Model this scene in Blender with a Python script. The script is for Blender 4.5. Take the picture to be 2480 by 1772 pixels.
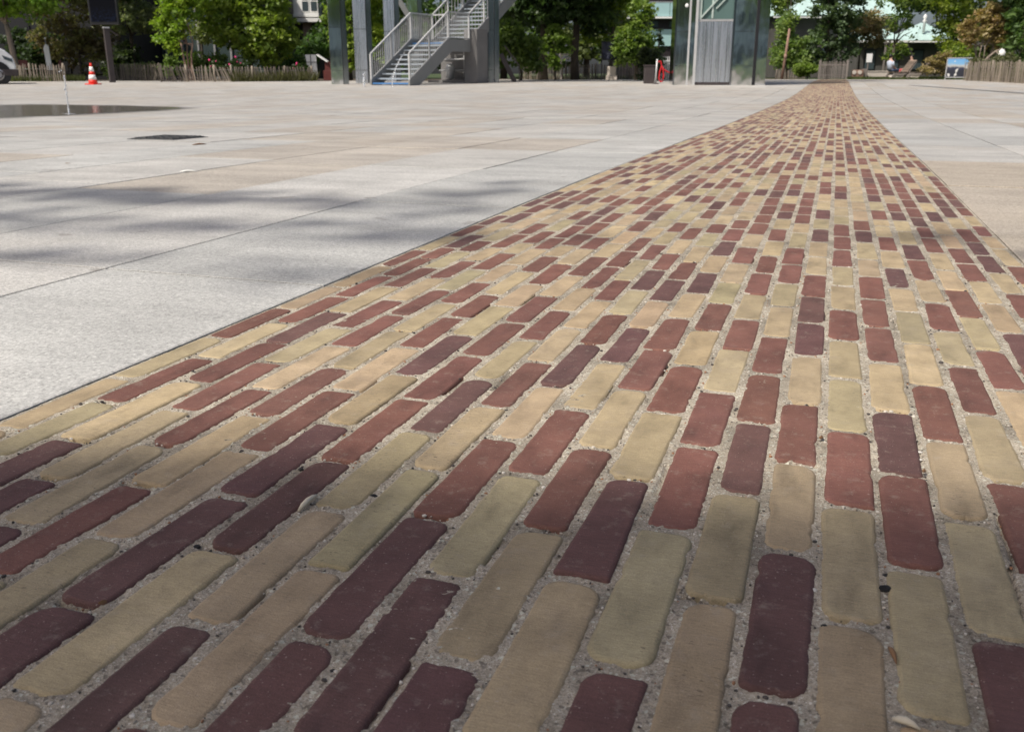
import bpy, math, random
import numpy as np
from mathutils import Vector, Matrix

for o in list(bpy.data.objects):
    bpy.data.objects.remove(o)
SC = bpy.context.scene
COL = SC.collection

# ------------------------------------------------------------------ camera
H = 0.411                                   # phone held knee-high
FPX, CX, CY, HZ = 2237.0, 1240.0, 886.0, 178.0
TH = math.atan((CY - HZ) / FPX)             # pitch down
PHI = math.radians(18.6)                    # camera looks left of the path axis (+Y)
CT, ST = math.cos(TH), math.sin(TH)
FW = np.array([-math.sin(PHI), math.cos(PHI)])
RT = np.array([math.cos(PHI), math.sin(PHI)])
cam = bpy.data.cameras.new('camera')
camo = bpy.data.objects.new('camera', cam)
COL.objects.link(camo)
camo.location = (0, 0, H)
camo.rotation_euler = (math.pi / 2 - TH, 0, PHI)
cam.sensor_width = 36.0
cam.lens = FPX / 2480 * 36
cam.clip_start = 0.02
cam.clip_end = 2000
cam.dof.use_dof = True
cam.dof.focus_distance = 1.25
cam.dof.aperture_fstop = 15.0
SC.camera = camo

# ------------------------------------------------------------------ light
SUN_EL = math.radians(52)
_h = (FW * 0.66 + RT * 0.75); _h /= np.linalg.norm(_h)       # the way the shadows fall
TO_SUN = Vector((-_h[0] * math.cos(SUN_EL), -_h[1] * math.cos(SUN_EL), math.sin(SUN_EL)))
world = bpy.data.worlds.new('World')
SC.world = world
world.use_nodes = True
wn = world.node_tree
bg = wn.nodes['Background']
sky = wn.nodes.new('ShaderNodeTexSky')
sky.sky_type = 'NISHITA'
sky.sun_disc = False
sky.sun_elevation = SUN_EL
sky.sun_rotation = math.atan2(TO_SUN.x, TO_SUN.y)
sky.air_density = 0.7
sky.dust_density = 4.0
sky.ozone_density = 0.4
wn.links.new(sky.outputs[0], bg.inputs[0])
bg.inputs[1].default_value = 0.12
sl = bpy.data.lights.new('sun', 'SUN')
sl.energy = 4.15
sl.angle = math.radians(0.55)
sl.color = (1.0, 0.94, 0.85)
slo = bpy.data.objects.new('sun', sl)
COL.objects.link(slo)
slo.rotation_euler = TO_SUN.to_track_quat('Z', 'Y').to_euler()
slo.location = (0, 0, 30)
SC.view_settings.view_transform = 'Standard'
SC.view_settings.look = 'None'
SC.view_settings.exposure = 0.10
SC.view_settings.gamma = 1.0

# ------------------------------------------------------------------ helpers
rng = np.random.default_rng(7)
random.seed(7)
U = random.uniform

_kd = np.array([-300, 4.0, 5.5, 6.8, 9, 11.8, 15, 20, 24, 27.7, 33, 37.5, 42, 400.])
_kz = np.array([0, 0, -.016, -.030, -.050, -.071, -.088, -.098, -.080, -.042, .020, .078, .10, .10])
_td = np.arange(-20, 90, 0.1)
_tz = np.interp(_td, _kd, _kz)
_k = np.exp(-0.5 * (np.arange(-40, 41) * 0.1 / 1.0) ** 2); _k /= _k.sum()
_tz = np.convolve(np.pad(_tz, 40, mode='edge'), _k, mode='valid')
_tz[_td < 2.5] = 0.0

def terr(x, y):
    """height of the plaza: a shallow drainage dip across it"""
    return np.interp(np.asarray(x) * FW[0] + np.asarray(y) * FW[1], _td, _tz)

def proj(p):
    v = np.asarray(p, float) - np.array([0, 0, H])
    d = v[0] * FW[0] + v[1] * FW[1]
    l = v[0] * RT[0] + v[1] * RT[1]
    zc = d * CT - v[2] * ST
    return CX + FPX * l / zc, CY - FPX * (d * ST + v[2] * CT) / zc

def zc_of(D, z):
    return D * CT - (z - H) * ST

def LD(lat, D):
    return RT * lat + FW * D

def tz(D):
    return float(np.interp(D, _td, _tz))

def PX(px, D, z=None):
    """lateral position of photo column px at distance D"""
    z = tz(D) if z is None else z
    return (px - CX) / FPX * zc_of(D, z)

def ZP(py, D):
    t = (CY - py) / FPX
    return H + D * (t * CT - ST) / (CT + t * ST)

def GP(px, py):
    """ground point seen at a photo pixel"""
    lo, hi = 0.3, 90.0
    for _ in range(60):
        m = (lo + hi) / 2
        if ZP(py, m) > tz(m): lo = m
        else: hi = m
    D = (lo + hi) / 2
    p = LD(PX(px, D), D)
    return np.array([p[0], p[1], tz(D)])

def vnoise(x, y, f, seed=0):
    x = np.asarray(x) * f; y = np.asarray(y) * f
    xi = np.floor(x).astype(np.int64); yi = np.floor(y).astype(np.int64)
    fx = x - xi; fy = y - yi
    fx = fx * fx * (3 - 2 * fx); fy = fy * fy * (3 - 2 * fy)
    def h(a, b):
        n = (a * 374761393 + b * 668265263 + seed * 974711) & 0x7fffffff
        n = ((n ^ (n >> 13)) * 1274126177) & 0x7fffffff
        return ((n ^ (n >> 16)) & 0xffff) / 65535.0
    return (h(xi, yi) * (1 - fx) + h(xi + 1, yi) * fx) * (1 - fy) + (h(xi, yi + 1) * (1 - fx) + h(xi + 1, yi + 1) * fx) * fy

# ---- materials
MATS = {}
def nodes(name):
    m = bpy.data.materials.new(name)
    m.use_nodes = True
    MATS[name] = m
    return m, m.node_tree, m.node_tree.nodes['Principled BSDF']

def N(nt, typ, **kw):
    n = nt.nodes.new(typ)
    for k, v in kw.items():
        if k == 'ins':
            for i, val in v.items():
                if hasattr(val, 'is_output'): nt.links.new(val, n.inputs[i])
                else: n.inputs[i].default_value = val
        else: setattr(n, k, v)
    return n

def L(nt, a, b): nt.links.new(a, b)

def pos(nt, scale=(1, 1, 1), obj=False):
    if obj: src = N(nt, 'ShaderNodeTexCoord').outputs['Object']
    else: src = N(nt, 'ShaderNodeNewGeometry').outputs['Position']
    mp = N(nt, 'ShaderNodeMapping'); L(nt, src, mp.inputs[0]); mp.inputs['Scale'].default_value = scale
    return mp.outputs[0]

def noise(nt, vec, scale, detail=4, rough=0.6):
    n = N(nt, 'ShaderNodeTexNoise', ins={'Scale': scale, 'Detail': detail, 'Roughness': rough})
    L(nt, vec, n.inputs['Vector'])
    return n.outputs['Fac']

def ramp(nt, fac, stops):
    r = N(nt, 'ShaderNodeValToRGB')
    els = r.color_ramp.elements
    while len(els) < len(stops): els.new(0.5)
    for e, (p, c) in zip(els, stops):
        e.position = p
        e.color = (c, c, c, 1) if isinstance(c, (int, float)) else (*c, 1)
    L(nt, fac, r.inputs[0])
    return r.outputs[0]

def mix(nt, fac, a, b, mode='MIX'):
    m = N(nt, 'ShaderNodeMixRGB', blend_type=mode)
    for i, v in ((0, fac), (1, a), (2, b)):
        if hasattr(v, 'is_output'): L(nt, v, m.inputs[i])
        elif isinstance(v, (int, float)): m.inputs[i].default_value = v if i == 0 else (v, v, v, 1)
        else: m.inputs[i].default_value = (*v, 1)
    return m.outputs[0]

def bump(nt, h, bs, strength=0.4, dist=0.002):
    b = N(nt, 'ShaderNodeBump', ins={'Strength': strength, 'Distance': dist})
    L(nt, h, b.inputs['Height']); L(nt, b.outputs[0], bs.inputs['Normal'])

def simple(name, col, rough=0.6, metal=0.0, var=0.12, scale=6.0, bmp=0.0, spec=0.4):
    m, nt, bs = nodes(name)
    v = pos(nt, obj=True)
    n = noise(nt, v, scale)
    c = mix(nt, 1.0, col, ramp(nt, n, [(0.25, 1 - var), (0.75, 1 + var)]), 'MULTIPLY')
    L(nt, c, bs.inputs['Base Color'])
    bs.inputs['Roughness'].default_value = rough
    bs.inputs['Metallic'].default_value = metal
    bs.inputs['Specular IOR Level'].default_value = spec
    if bmp: bump(nt, noise(nt, v, scale * 12), bs, bmp, 0.01)
    return m

def attr_mat(name, rough=0.6, var=0.15, scale=8.0, spec=0.3):
    m, nt, bs = nodes(name)
    a = N(nt, 'ShaderNodeAttribute', attribute_name='Col')
    n = noise(nt, pos(nt), scale)
    L(nt, mix(nt, 1.0, a.outputs[0], ramp(nt, n, [(0.25, 1 - var), (0.75, 1 + var)]), 'MULTIPLY'), bs.inputs['Base Color'])
    bs.inputs['Roughness'].default_value = rough
    bs.inputs['Specular IOR Level'].default_value = spec
    return m

def mat_brick():
    m, nt, bs = nodes('fired_clay')
    a = N(nt, 'ShaderNodeAttribute', attribute_name='Col').outputs[0]
    p = pos(nt)
    sep = N(nt, 'ShaderNodeSeparateColor'); L(nt, a, sep.inputs[0])
    # how yellow the clay is: green/red ratio
    yel = N(nt, 'ShaderNodeMath', operation='DIVIDE'); L(nt, sep.outputs[1], yel.inputs[0]); L(nt, sep.outputs[0], yel.inputs[1])
    yel = ramp(nt, yel.outputs[0], [(0.52, 0.0), (0.66, 1.0)])
    big = noise(nt, p, 14, 3)
    c = mix(nt, 1.0, a, ramp(nt, big, [(0.28, 0.80), (0.72, 1.16)]), 'MULTIPLY')
    hue = noise(nt, p, 22, 2)
    c = mix(nt, ramp(nt, hue, [(0.52, 0.0), (0.72, 0.45)]), c, mix(nt, 1.0, c, (0.93, 0.94, 1.03), 'MULTIPLY'))
    flash = noise(nt, pos(nt, (26, 9, 9)), 1.0, 3, 0.6)            # darker burnt patches from the kiln
    c = mix(nt, 1.0, c, ramp(nt, flash, [(0.28, 0.74), (0.46, 1.0), (0.70, 1.10)]), 'MULTIPLY')
    scuff = noise(nt, pos(nt, (45, 190, 60)), 1.0, 5, 0.85)
    c = mix(nt, ramp(nt, scuff, [(0.62, 0.0), (0.74, 0.38)]), c, (0.40, 0.33, 0.27))
    st = noise(nt, pos(nt, (70, 620, 70)), 1.0, 3, 0.7)           # wire-cut drag marks across the brick
    c = mix(nt, 1.0, c, ramp(nt, st, [(0.26, 0.78), (0.5, 1.0), (0.76, 1.20)]), 'MULTIPLY')
    grain = noise(nt, p, 900, 2, 0.7)
    c = mix(nt, 1.0, c, ramp(nt, grain, [(0.25, 0.78), (0.75, 1.20)]), 'MULTIPLY')
    dots = noise(nt, p, 420, 1, 0.4)                               # pale grit in the clay
    c = mix(nt, ramp(nt, dots, [(0.72, 0.0), (0.77, 0.42)]), c, (0.50, 0.42, 0.36))
    pits = noise(nt, pos(nt, (150, 430, 200)), 1.0, 1, 0.4)        # small burnt pits, mostly in the yellow clay
    patch = noise(nt, p, 17, 2)
    pm = mix(nt, 1.0, ramp(nt, pits, [(0.68, 0.0), (0.72, 0.75)]), ramp(nt, patch, [(0.42, 0.0), (0.56, 1.0)]), 'MULTIPLY')
    pm = mix(nt, 1.0, pm, yel, 'MULTIPLY'); pm = mix(nt, 1.0, pm, ramp(nt, noise(nt, p, 3.1, 1), [(0.44, 0.15), (0.58, 1.0)]), 'MULTIPLY')
    c = mix(nt, pm, c, (0.055, 0.04, 0.03))
    film = noise(nt, p, 46, 5, 0.75)                               # dried sand rubbed into the face
    c = mix(nt, ramp(nt, film, [(0.56, 0.0), (0.80, 0.50)]), c, (0.37, 0.32, 0.26))
    L(nt, c, bs.inputs['Base Color'])
    bs.inputs['Roughness'].default_value = 0.78
    bs.inputs['Specular IOR Level'].default_value = 0.35
    hgt = mix(nt, 0.5, grain, mix(nt, 0.5, st, noise(nt, p, 160, 4, 0.7)))
    bump(nt, hgt, bs, 0.8, 0.0020)
    return m

def mat_sand():
    m, nt, bs = nodes('joint_sand')
    p = pos(nt)
    v = N(nt, 'ShaderNodeTexVoronoi', ins={'Scale': 900.0}); L(nt, p, v.inputs['Vector'])
    sv = N(nt, 'ShaderNodeSeparateColor'); L(nt, v.outputs['Color'], sv.inputs[0])
    v2 = N(nt, 'ShaderNodeTexVoronoi', ins={'Scale': 330.0}); L(nt, p, v2.inputs['Vector'])
    s2 = N(nt, 'ShaderNodeSeparateColor'); L(nt, v2.outputs['Color'], s2.inputs[0])
    c = ramp(nt, sv.outputs[0], [(0.0, (0.27, 0.235, 0.185)), (0.35, (0.365, 0.32, 0.25)), (0.7, (0.42, 0.37, 0.295)), (0.96, (0.50, 0.45, 0.37)), (1.0, (0.68, 0.64, 0.57))])
    c = mix(nt, ramp(nt, s2.outputs[1], [(0.90, 0.0), (0.93, 0.65)]), c, (0.13, 0.11, 0.09))
    c = mix(nt, ramp(nt, s2.outputs[2], [(0.94, 0.0), (0.96, 0.7)]), c, (0.60, 0.60, 0.50))
    dirt = noise(nt, p, 11, 4)
    c = mix(nt, 1.0, c, ramp(nt, dirt, [(0.33, 0.60), (0.62, 1.12)]), 'MULTIPLY')
    L(nt, c, bs.inputs['Base Color'])
    bs.inputs['Roughness'].default_value = 0.95
    bs.inputs['Specular IOR Level'].default_value = 0.1
    h = mix(nt, 0.5, v.outputs['Distance'], v2.outputs['Distance'])
    h = mix(nt, 0.4, h, noise(nt, p, 420, 3, 0.8))
    bump(nt, h, bs, 0.9, 0.0022)
    return m

def mat_slab():
    m, nt, bs = nodes('blasted_concrete')
    a = N(nt, 'ShaderNodeAttribute', attribute_name='Col').outputs[0]
    p = pos(nt)
    g = noise(nt, p, 240, 3, 0.8)
    g2 = noise(nt, p, 90, 3, 0.7)
    c = mix(nt, 1.0, a, ramp(nt, g, [(0.30, 0.45), (0.44, 0.90), (0.58, 1.08), (0.72, 1.45)]), 'MULTIPLY')
    c = mix(nt, 1.0, c, ramp(nt, g2, [(0.3, 0.78), (0.7, 1.18)]), 'MULTIPLY')
    st = noise(nt, p, 1.7, 5, 0.65)
    c = mix(nt, 1.0, c, ramp(nt, st, [(0.3, 0.80), (0.7, 1.12)]), 'MULTIPLY')
    stain = noise(nt, p, 0.45, 4, 0.6)
    c = mix(nt, ramp(nt, stain, [(0.56, 0.0), (0.74, 0.34)]), c, (0.36, 0.285, 0.205))
    worn = noise(nt, pos(nt, (.9, 5.5, 1)), 1.0, 5, 0.7)
    c = mix(nt, 1.0, c, ramp(nt, worn, [(0.32, 0.84), (0.6, 1.06)]), 'MULTIPLY')
    spots = noise(nt, p, 7, 2, 0.5)
    c = mix(nt, ramp(nt, spots, [(0.70, 0.0), (0.73, 0.42)]), c, (0.15, 0.13, 0.11))
    L(nt, c, bs.inputs['Base Color'])
    bs.inputs['Roughness'].default_value = 0.72
    bs.inputs['Specular IOR Level'].default_value = 0.35
    bump(nt, mix(nt, 0.5, g, g2), bs, 0.6, 0.002)
    return m

def mat_leaf():
    m, nt, bs = nodes('leaf')
    nt.nodes.remove(bs)
    out = nt.nodes['Material Output']
    a = N(nt, 'ShaderNodeAttribute', attribute_name='Col').outputs[0]
    p = N(nt, 'ShaderNodeBsdfPrincipled', ins={'Roughness': 0.45, 'Specular IOR Level': 0.35})
    L(nt, a, p.inputs['Base Color'])
    t = N(nt, 'ShaderNodeBsdfTranslucent')
    L(nt, mix(nt, 1.0, a, (1.15, 1.3, 0.55), 'MULTIPLY'), t.inputs[0])
    mx = N(nt, 'ShaderNodeMixShader', ins={0: 0.48})
    L(nt, p.outputs[0], mx.inputs[1]); L(nt, t.outputs[0], mx.inputs[2])
    L(nt, mx.outputs[0], out.inputs[0])
    return m

def mat_mirror(name, col=(0.62, 0.64, 0.66), rough=0.09, wav=0.06):
    m, nt, bs = nodes(name)
    bs.inputs['Base Color'].default_value = (*col, 1)
    bs.inputs['Metallic'].default_value = 1.0
    p = pos(nt, obj=True)
    L(nt, ramp(nt, noise(nt, pos(nt, (14, 14, .5), obj=True), 1.0, 4, 0.7), [(0.3, rough * 0.7), (0.75, rough * 1.5)]), bs.inputs['Roughness'])
    bump(nt, noise(nt, pos(nt, (1.6, 1.6, 0.9), obj=True), 1.0, 2, 0.5), bs, wav, 0.25)
    return m

def mat_glass(name, tint=(0.05, 0.07, 0.07), rough=0.04):
    m, nt, bs = nodes(name)
    bs.inputs['Base Color'].default_value = (*tint, 1)
    bs.inputs['Roughness'].default_value = rough
    bs.inputs['Specular IOR Level'].default_value = 0.8
    return m

def mat_water():
    m, nt, bs = nodes('standing_water')
    bs.inputs['Base Color'].default_value = (0.14, 0.128, 0.112, 1)
    bs.inputs['IOR'].default_value = 1.333
    a = N(nt, 'ShaderNodeAttribute', attribute_name='Col')
    n = noise(nt, pos(nt), 1.3, 4, 0.65)
    ad = N(nt, 'ShaderNodeMath', operation='ADD'); L(nt, a.outputs['Fac'], ad.inputs[0])
    q = N(nt, 'ShaderNodeMath', operation='MULTIPLY_ADD', ins={1: 1.1, 2: -0.55}); L(nt, n, q.inputs[0]); L(nt, q.outputs[0], ad.inputs[1])
    L(nt, ramp(nt, ad.outputs[0], [(0.05, 0.0), (0.34, 0.40), (0.52, 0.85)]), bs.inputs['Alpha'])       # damp margin, then water
    L(nt, ramp(nt, ad.outputs[0], [(0.30, 0.45), (0.55, 0.10)]), bs.inputs['Roughness'])
    bump(nt, noise(nt, pos(nt, (3.0, 3.0, 3.0)), 7.0, 3), bs, 0.25, 0.006)
    return m

def mat_jet():
    m, nt, bs = nodes('jet_water')
    bs.inputs['Base Color'].default_value = (0.86, 0.89, 0.92, 1)
    bs.inputs['Roughness'].default_value = 0.08
    bs.inputs['IOR'].default_value = 1.333
    bs.inputs['Transmission Weight'].default_value = 0.55
    bump(nt, noise(nt, pos(nt), 60, 3), bs, 0.5, 0.01)
    return m

def mat_grass():
    m, nt, bs = nodes('turf')
    p = pos(nt)
    n = noise(nt, p, 2.2, 5, 0.7)
    f = noise(nt, p, 40, 4, 0.8)
    c = ramp(nt, n, [(0.3, (0.030, 0.050, 0.013)), (0.55, (0.055, 0.085, 0.022)), (0.75, (0.105, 0.105, 0.045))])
    c = mix(nt, 1.0, c, ramp(nt, f, [(0.25, 0.55), (0.75, 1.35)]), 'MULTIPLY')
    L(nt, c, bs.inputs['Base Color'])
    bs.inputs['Roughness'].default_value = 0.95
    bump(nt, f, bs, 1.0, 0.06)
    return m

def mat_wood(name, col):
    m, nt, bs = nodes(name)
    p = pos(nt, (14, 14, 1.2), obj=True)
    n = noise(nt, p, 3.0, 5, 0.75)
    c = mix(nt, 1.0, col, ramp(nt, n, [(0.25, 0.60), (0.55, 1.0), (0.8, 1.25)]), 'MULTIPLY')
    oi = N(nt, 'ShaderNodeObjectInfo')
    c = mix(nt, 1.0, c, ramp(nt, oi.outputs['Random'], [(0.0, 0.62), (1.0, 1.25)]), 'MULTIPLY')
    L(nt, c, bs.inputs['Base Color'])
    bs.inputs['Roughness'].default_value = 0.85
    bump(nt, n, bs, 0.6, 0.006)
    return m

def mat_bark(name, col):
    m, nt, bs = nodes(name)
    p = pos(nt, (9, 9, 2.2), obj=True)
    n = noise(nt, p, 2.0, 6, 0.75)
    L(nt, mix(nt, 1.0, col, ramp(nt, n, [(0.3, 0.5), (0.6, 1.05), (0.8, 1.35)]), 'MULTIPLY'), bs.inputs['Base Color'])
    bs.inputs['Roughness'].default_value = 0.9
    bump(nt, n, bs, 0.8, 0.03)
    return m

def mat_print(name, kind):
    """flat print / screen picture"""
    m, nt, bs = nodes(name)
    tc = N(nt, 'ShaderNodeTexCoord').outputs['Object']
    if kind == 'screen':
        v = N(nt, 'ShaderNodeMapping'); L(nt, tc, v.inputs[0]); v.inputs['Scale'].default_value = (5, 1, 9)
        n = noise(nt, v.outputs[0], 2.4, 3, 0.7)
        sx = N(nt, 'ShaderNodeSeparateXYZ'); L(nt, tc, sx.inputs[0])
        low = ramp(nt, sx.outputs['Z'], [(0.10, 1.0), (0.55, 0.0)])
        c = mix(nt, mix(nt, 1.0, ramp(nt, n, [(0.50, 0.0), (0.66, 1.0)]), low, 'MULTIPLY'), (0.0015, 0.002, 0.004), (0.012, 0.02, 0.05))
        L(nt, c, bs.inputs['Base Color']); L(nt, c, bs.inputs['Emission Color'])
        bs.inputs['Emission Strength'].default_value = 0.12
        bs.inputs['Roughness'].default_value = 0.6
        bs.inputs['Specular IOR Level'].default_value = 0.08
    else:
        sx = N(nt, 'ShaderNodeSeparateXYZ'); L(nt, tc, sx.inputs[0])
        n = noise(nt, tc, 3.2, 3, 0.6)
        zs_ = N(nt, 'ShaderNodeMath', operation='MULTIPLY_ADD', ins={1: 1.05, 2: 0.38}); L(nt, sx.outputs['Z'], zs_.inputs[0])
        z = N(nt, 'ShaderNodeMath', operation='ADD'); L(nt, zs_.outputs[0], z.inputs[0])
        q = N(nt, 'ShaderNodeMath', operation='MULTIPLY', ins={1: 0.35}); L(nt, n, q.inputs[0]); L(nt, q.outputs[0], z.inputs[1])
        if kind == 'poster':
            c = ramp(nt, z.outputs[0], [(0.42, (0.016, 0.018, 0.03)), (0.55, (0.03, 0.035, 0.07)), (0.62, (0.42, 0.42, 0.40)), (0.76, (0.16, 0.36, 0.60)), (0.95, (0.14, 0.34, 0.62))])
            bl = noise(nt, tc, 4.5, 1, 0.3)
            c = mix(nt, ramp(nt, bl, [(0.62, 0.0), (0.66, 0.9)]), c, (0.62, 0.62, 0.60))
        else:
            c = ramp(nt, n, [(0.40, (0.004, 0.005, 0.010)), (0.60, (0.012, 0.014, 0.035)), (0.72, (0.15, 0.16, 0.20))])
        L(nt, c, bs.inputs['Base Color'])
        bs.inputs['Roughness'].default_value = 0.45
    return m

mat_brick(); mat_sand(); mat_slab(); mat_leaf(); mat_water(); mat_jet(); mat_grass()
mat_mirror('mirror_steel', (0.88, 0.90, 0.92), 0.07, 0.03); mat_mirror('dull_steel', (0.72, 0.76, 0.82), 0.26, 0.012); mat_mirror('dark_mirror', (0.36, 0.38, 0.41), 0.12, 0.03)
mat_glass('dark_glass'); mat_glass('green_glass', (0.10, 0.16, 0.15)); mat_glass('window_glass', (0.06, 0.08, 0.09))
mat_glass('aqua_panel', (0.34, 0.52, 0.52), 0.25)
mat_wood('chestnut', (0.25, 0.21, 0.165)); mat_wood('grey_wood', (0.23, 0.20, 0.18)); mat_wood('red_wood', (0.23, 0.14, 0.105))
mat_wood('bench_wood', (0.20, 0.155, 0.12))
mat_bark('bark', (0.085, 0.068, 0.05)); mat_bark('pale_bark', (0.26, 0.21, 0.165)); mat_bark('pink_bark', (0.33, 0.21, 0.16))
mat_print('screen_picture', 'screen'); mat_print('poster_print', 'poster'); mat_print('board_print', 'board')
simple('teal_wall', (0.46, 0.58, 0.57), 0.6, 0, 0.2, .3)
simple('galv', (0.36, 0.365, 0.365), 0.5, 0.35, 0.10, 3, spec=0.5)
simple('galv_pale', (0.46, 0.465, 0.46), 0.5, 0.25, 0.10, 3, spec=0.5)
simple('tread_grey', (0.33, 0.375, 0.41), 0.5, 0.2, 0.1, 3)
simple('stringer_paint', (0.215, 0.22, 0.215), 0.55, 0.1, 0.07, 2)
simple('blue_paint', (0.055, 0.17, 0.38), 0.6, 0, 0.2, 8)
simple('panel_grey', (0.16, 0.155, 0.15), 0.6, 0, 0.15, 2)
simple('dark_grey', (0.045, 0.036, 0.036), 0.55, 0, 0.2, 4)
simple('charcoal', (0.010, 0.0105, 0.012), 0.5, 0, 0.2, 4)
simple('white_paint', (0.78, 0.78, 0.76), 0.45, 0, 0.05, 4)
simple('van_white', (0.62, 0.64, 0.65), 0.25, 0, 0.04, 2, spec=0.6)
simple('rubber', (0.018, 0.018, 0.019), 0.8, 0, 0.2, 20)
simple('alloy', (0.30, 0.30, 0.31), 0.4, 0.6, 0.15, 8)
simple('cone_red', (0.72, 0.035, 0.02), 0.45, 0, 0.08, 8)
simple('cone_white', (0.80, 0.80, 0.76), 0.5, 0, 0.06, 8)
simple('strap_red', (0.44, 0.010, 0.016), 0.5, 0, 0.1, 8)
simple('concrete_wall', (0.40, 0.37, 0.33), 0.85, 0, 0.10, 1.2, 0.3)
simple('brick_wall', (0.36, 0.25, 0.20), 0.85, 0, 0.2, 9, 0.5)
simple('shade_render', (0.075, 0.072, 0.066), 0.85, 0, 0.25, 1.5)  # building walls: dark tone stands in for deep shade behind the trees
simple('black_band', (0.020, 0.014, 0.016), 0.6, 0, 0.2, 1.5)
simple('mint_roof', (0.42, 0.56, 0.53), 0.5, 0.0, 0.12, 1.5)
simple('pale_truss', (0.42, 0.50, 0.46), 0.5, 0.1, 0.08, 3)
simple('stone_pale', (0.56, 0.50, 0.44), 0.85, 0, 0.1, 4, 0.3)
simple('maroon', (0.10, 0.022, 0.018), 0.6, 0, 0.2, 6)
simple('iron', (0.085, 0.087, 0.09), 0.7, 0.2, 0.25, 30, 0.5)
simple('skin', (0.50, 0.31, 0.24), 0.55, 0, 0.06, 10)
simple('hair_black', (0.012, 0.010, 0.010), 0.5, 0, 0.2, 20)
simple('shirt_blue', (0.42, 0.47, 0.56), 0.8, 0, 0.1, 10)
simple('denim', (0.07, 0.10, 0.17), 0.8, 0, 0.15, 10)
simple('shirt_black', (0.018, 0.018, 0.022), 0.8, 0, 0.15, 10)
simple('coral', (0.55, 0.12, 0.12), 0.8, 0, 0.1, 10)
simple('petal_pink', (0.62, 0.05, 0.19), 0.6, 0, 0.15, 20)
simple('straw', (0.58, 0.52, 0.40), 0.8, 0, 0.15, 60)
simple('dead_leaf', (0.20, 0.11, 0.055), 0.8, 0, 0.25, 60)
simple('pebble_black', (0.022, 0.021, 0.022), 0.7, 0, 0.3, 200, 0.6)
simple('pebble_white', (0.66, 0.63, 0.58), 0.7, 0, 0.15, 200, 0.4)
simple('soil', (0.10, 0.080, 0.058), 0.95, 0, 0.3, 6, 0.6)
simple('slot_iron', (0.20, 0.20, 0.195), 0.6, 0.3, 0.2, 9)
attr_mat('grit', 0.85, 0.1, 200)

# ---- mesh building
def tag(o, label=None, cat=None, group=None, kind=None):
    if label: o['label'] = label
    if cat: o['category'] = cat
    if group: o['group'] = group
    if kind: o['kind'] = kind
    return o

def empty(name, loc, rz=0.0):
    o = bpy.data.objects.new(name, None)
    o.empty_display_size = 0.2
    COL.objects.link(o)
    o.location = loc
    o.rotation_euler = (0, 0, rz)
    return o

def link(name, me, mat, parent=None, smooth=False):
    o = bpy.data.objects.new(name, me)
    COL.objects.link(o)
    if mat and not me.materials: me.materials.append(MATS[mat])
    if parent: o.parent = parent
    if smooth: me.polygons.foreach_set('use_smooth', [True] * len(me.polygons))
    return o

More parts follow.
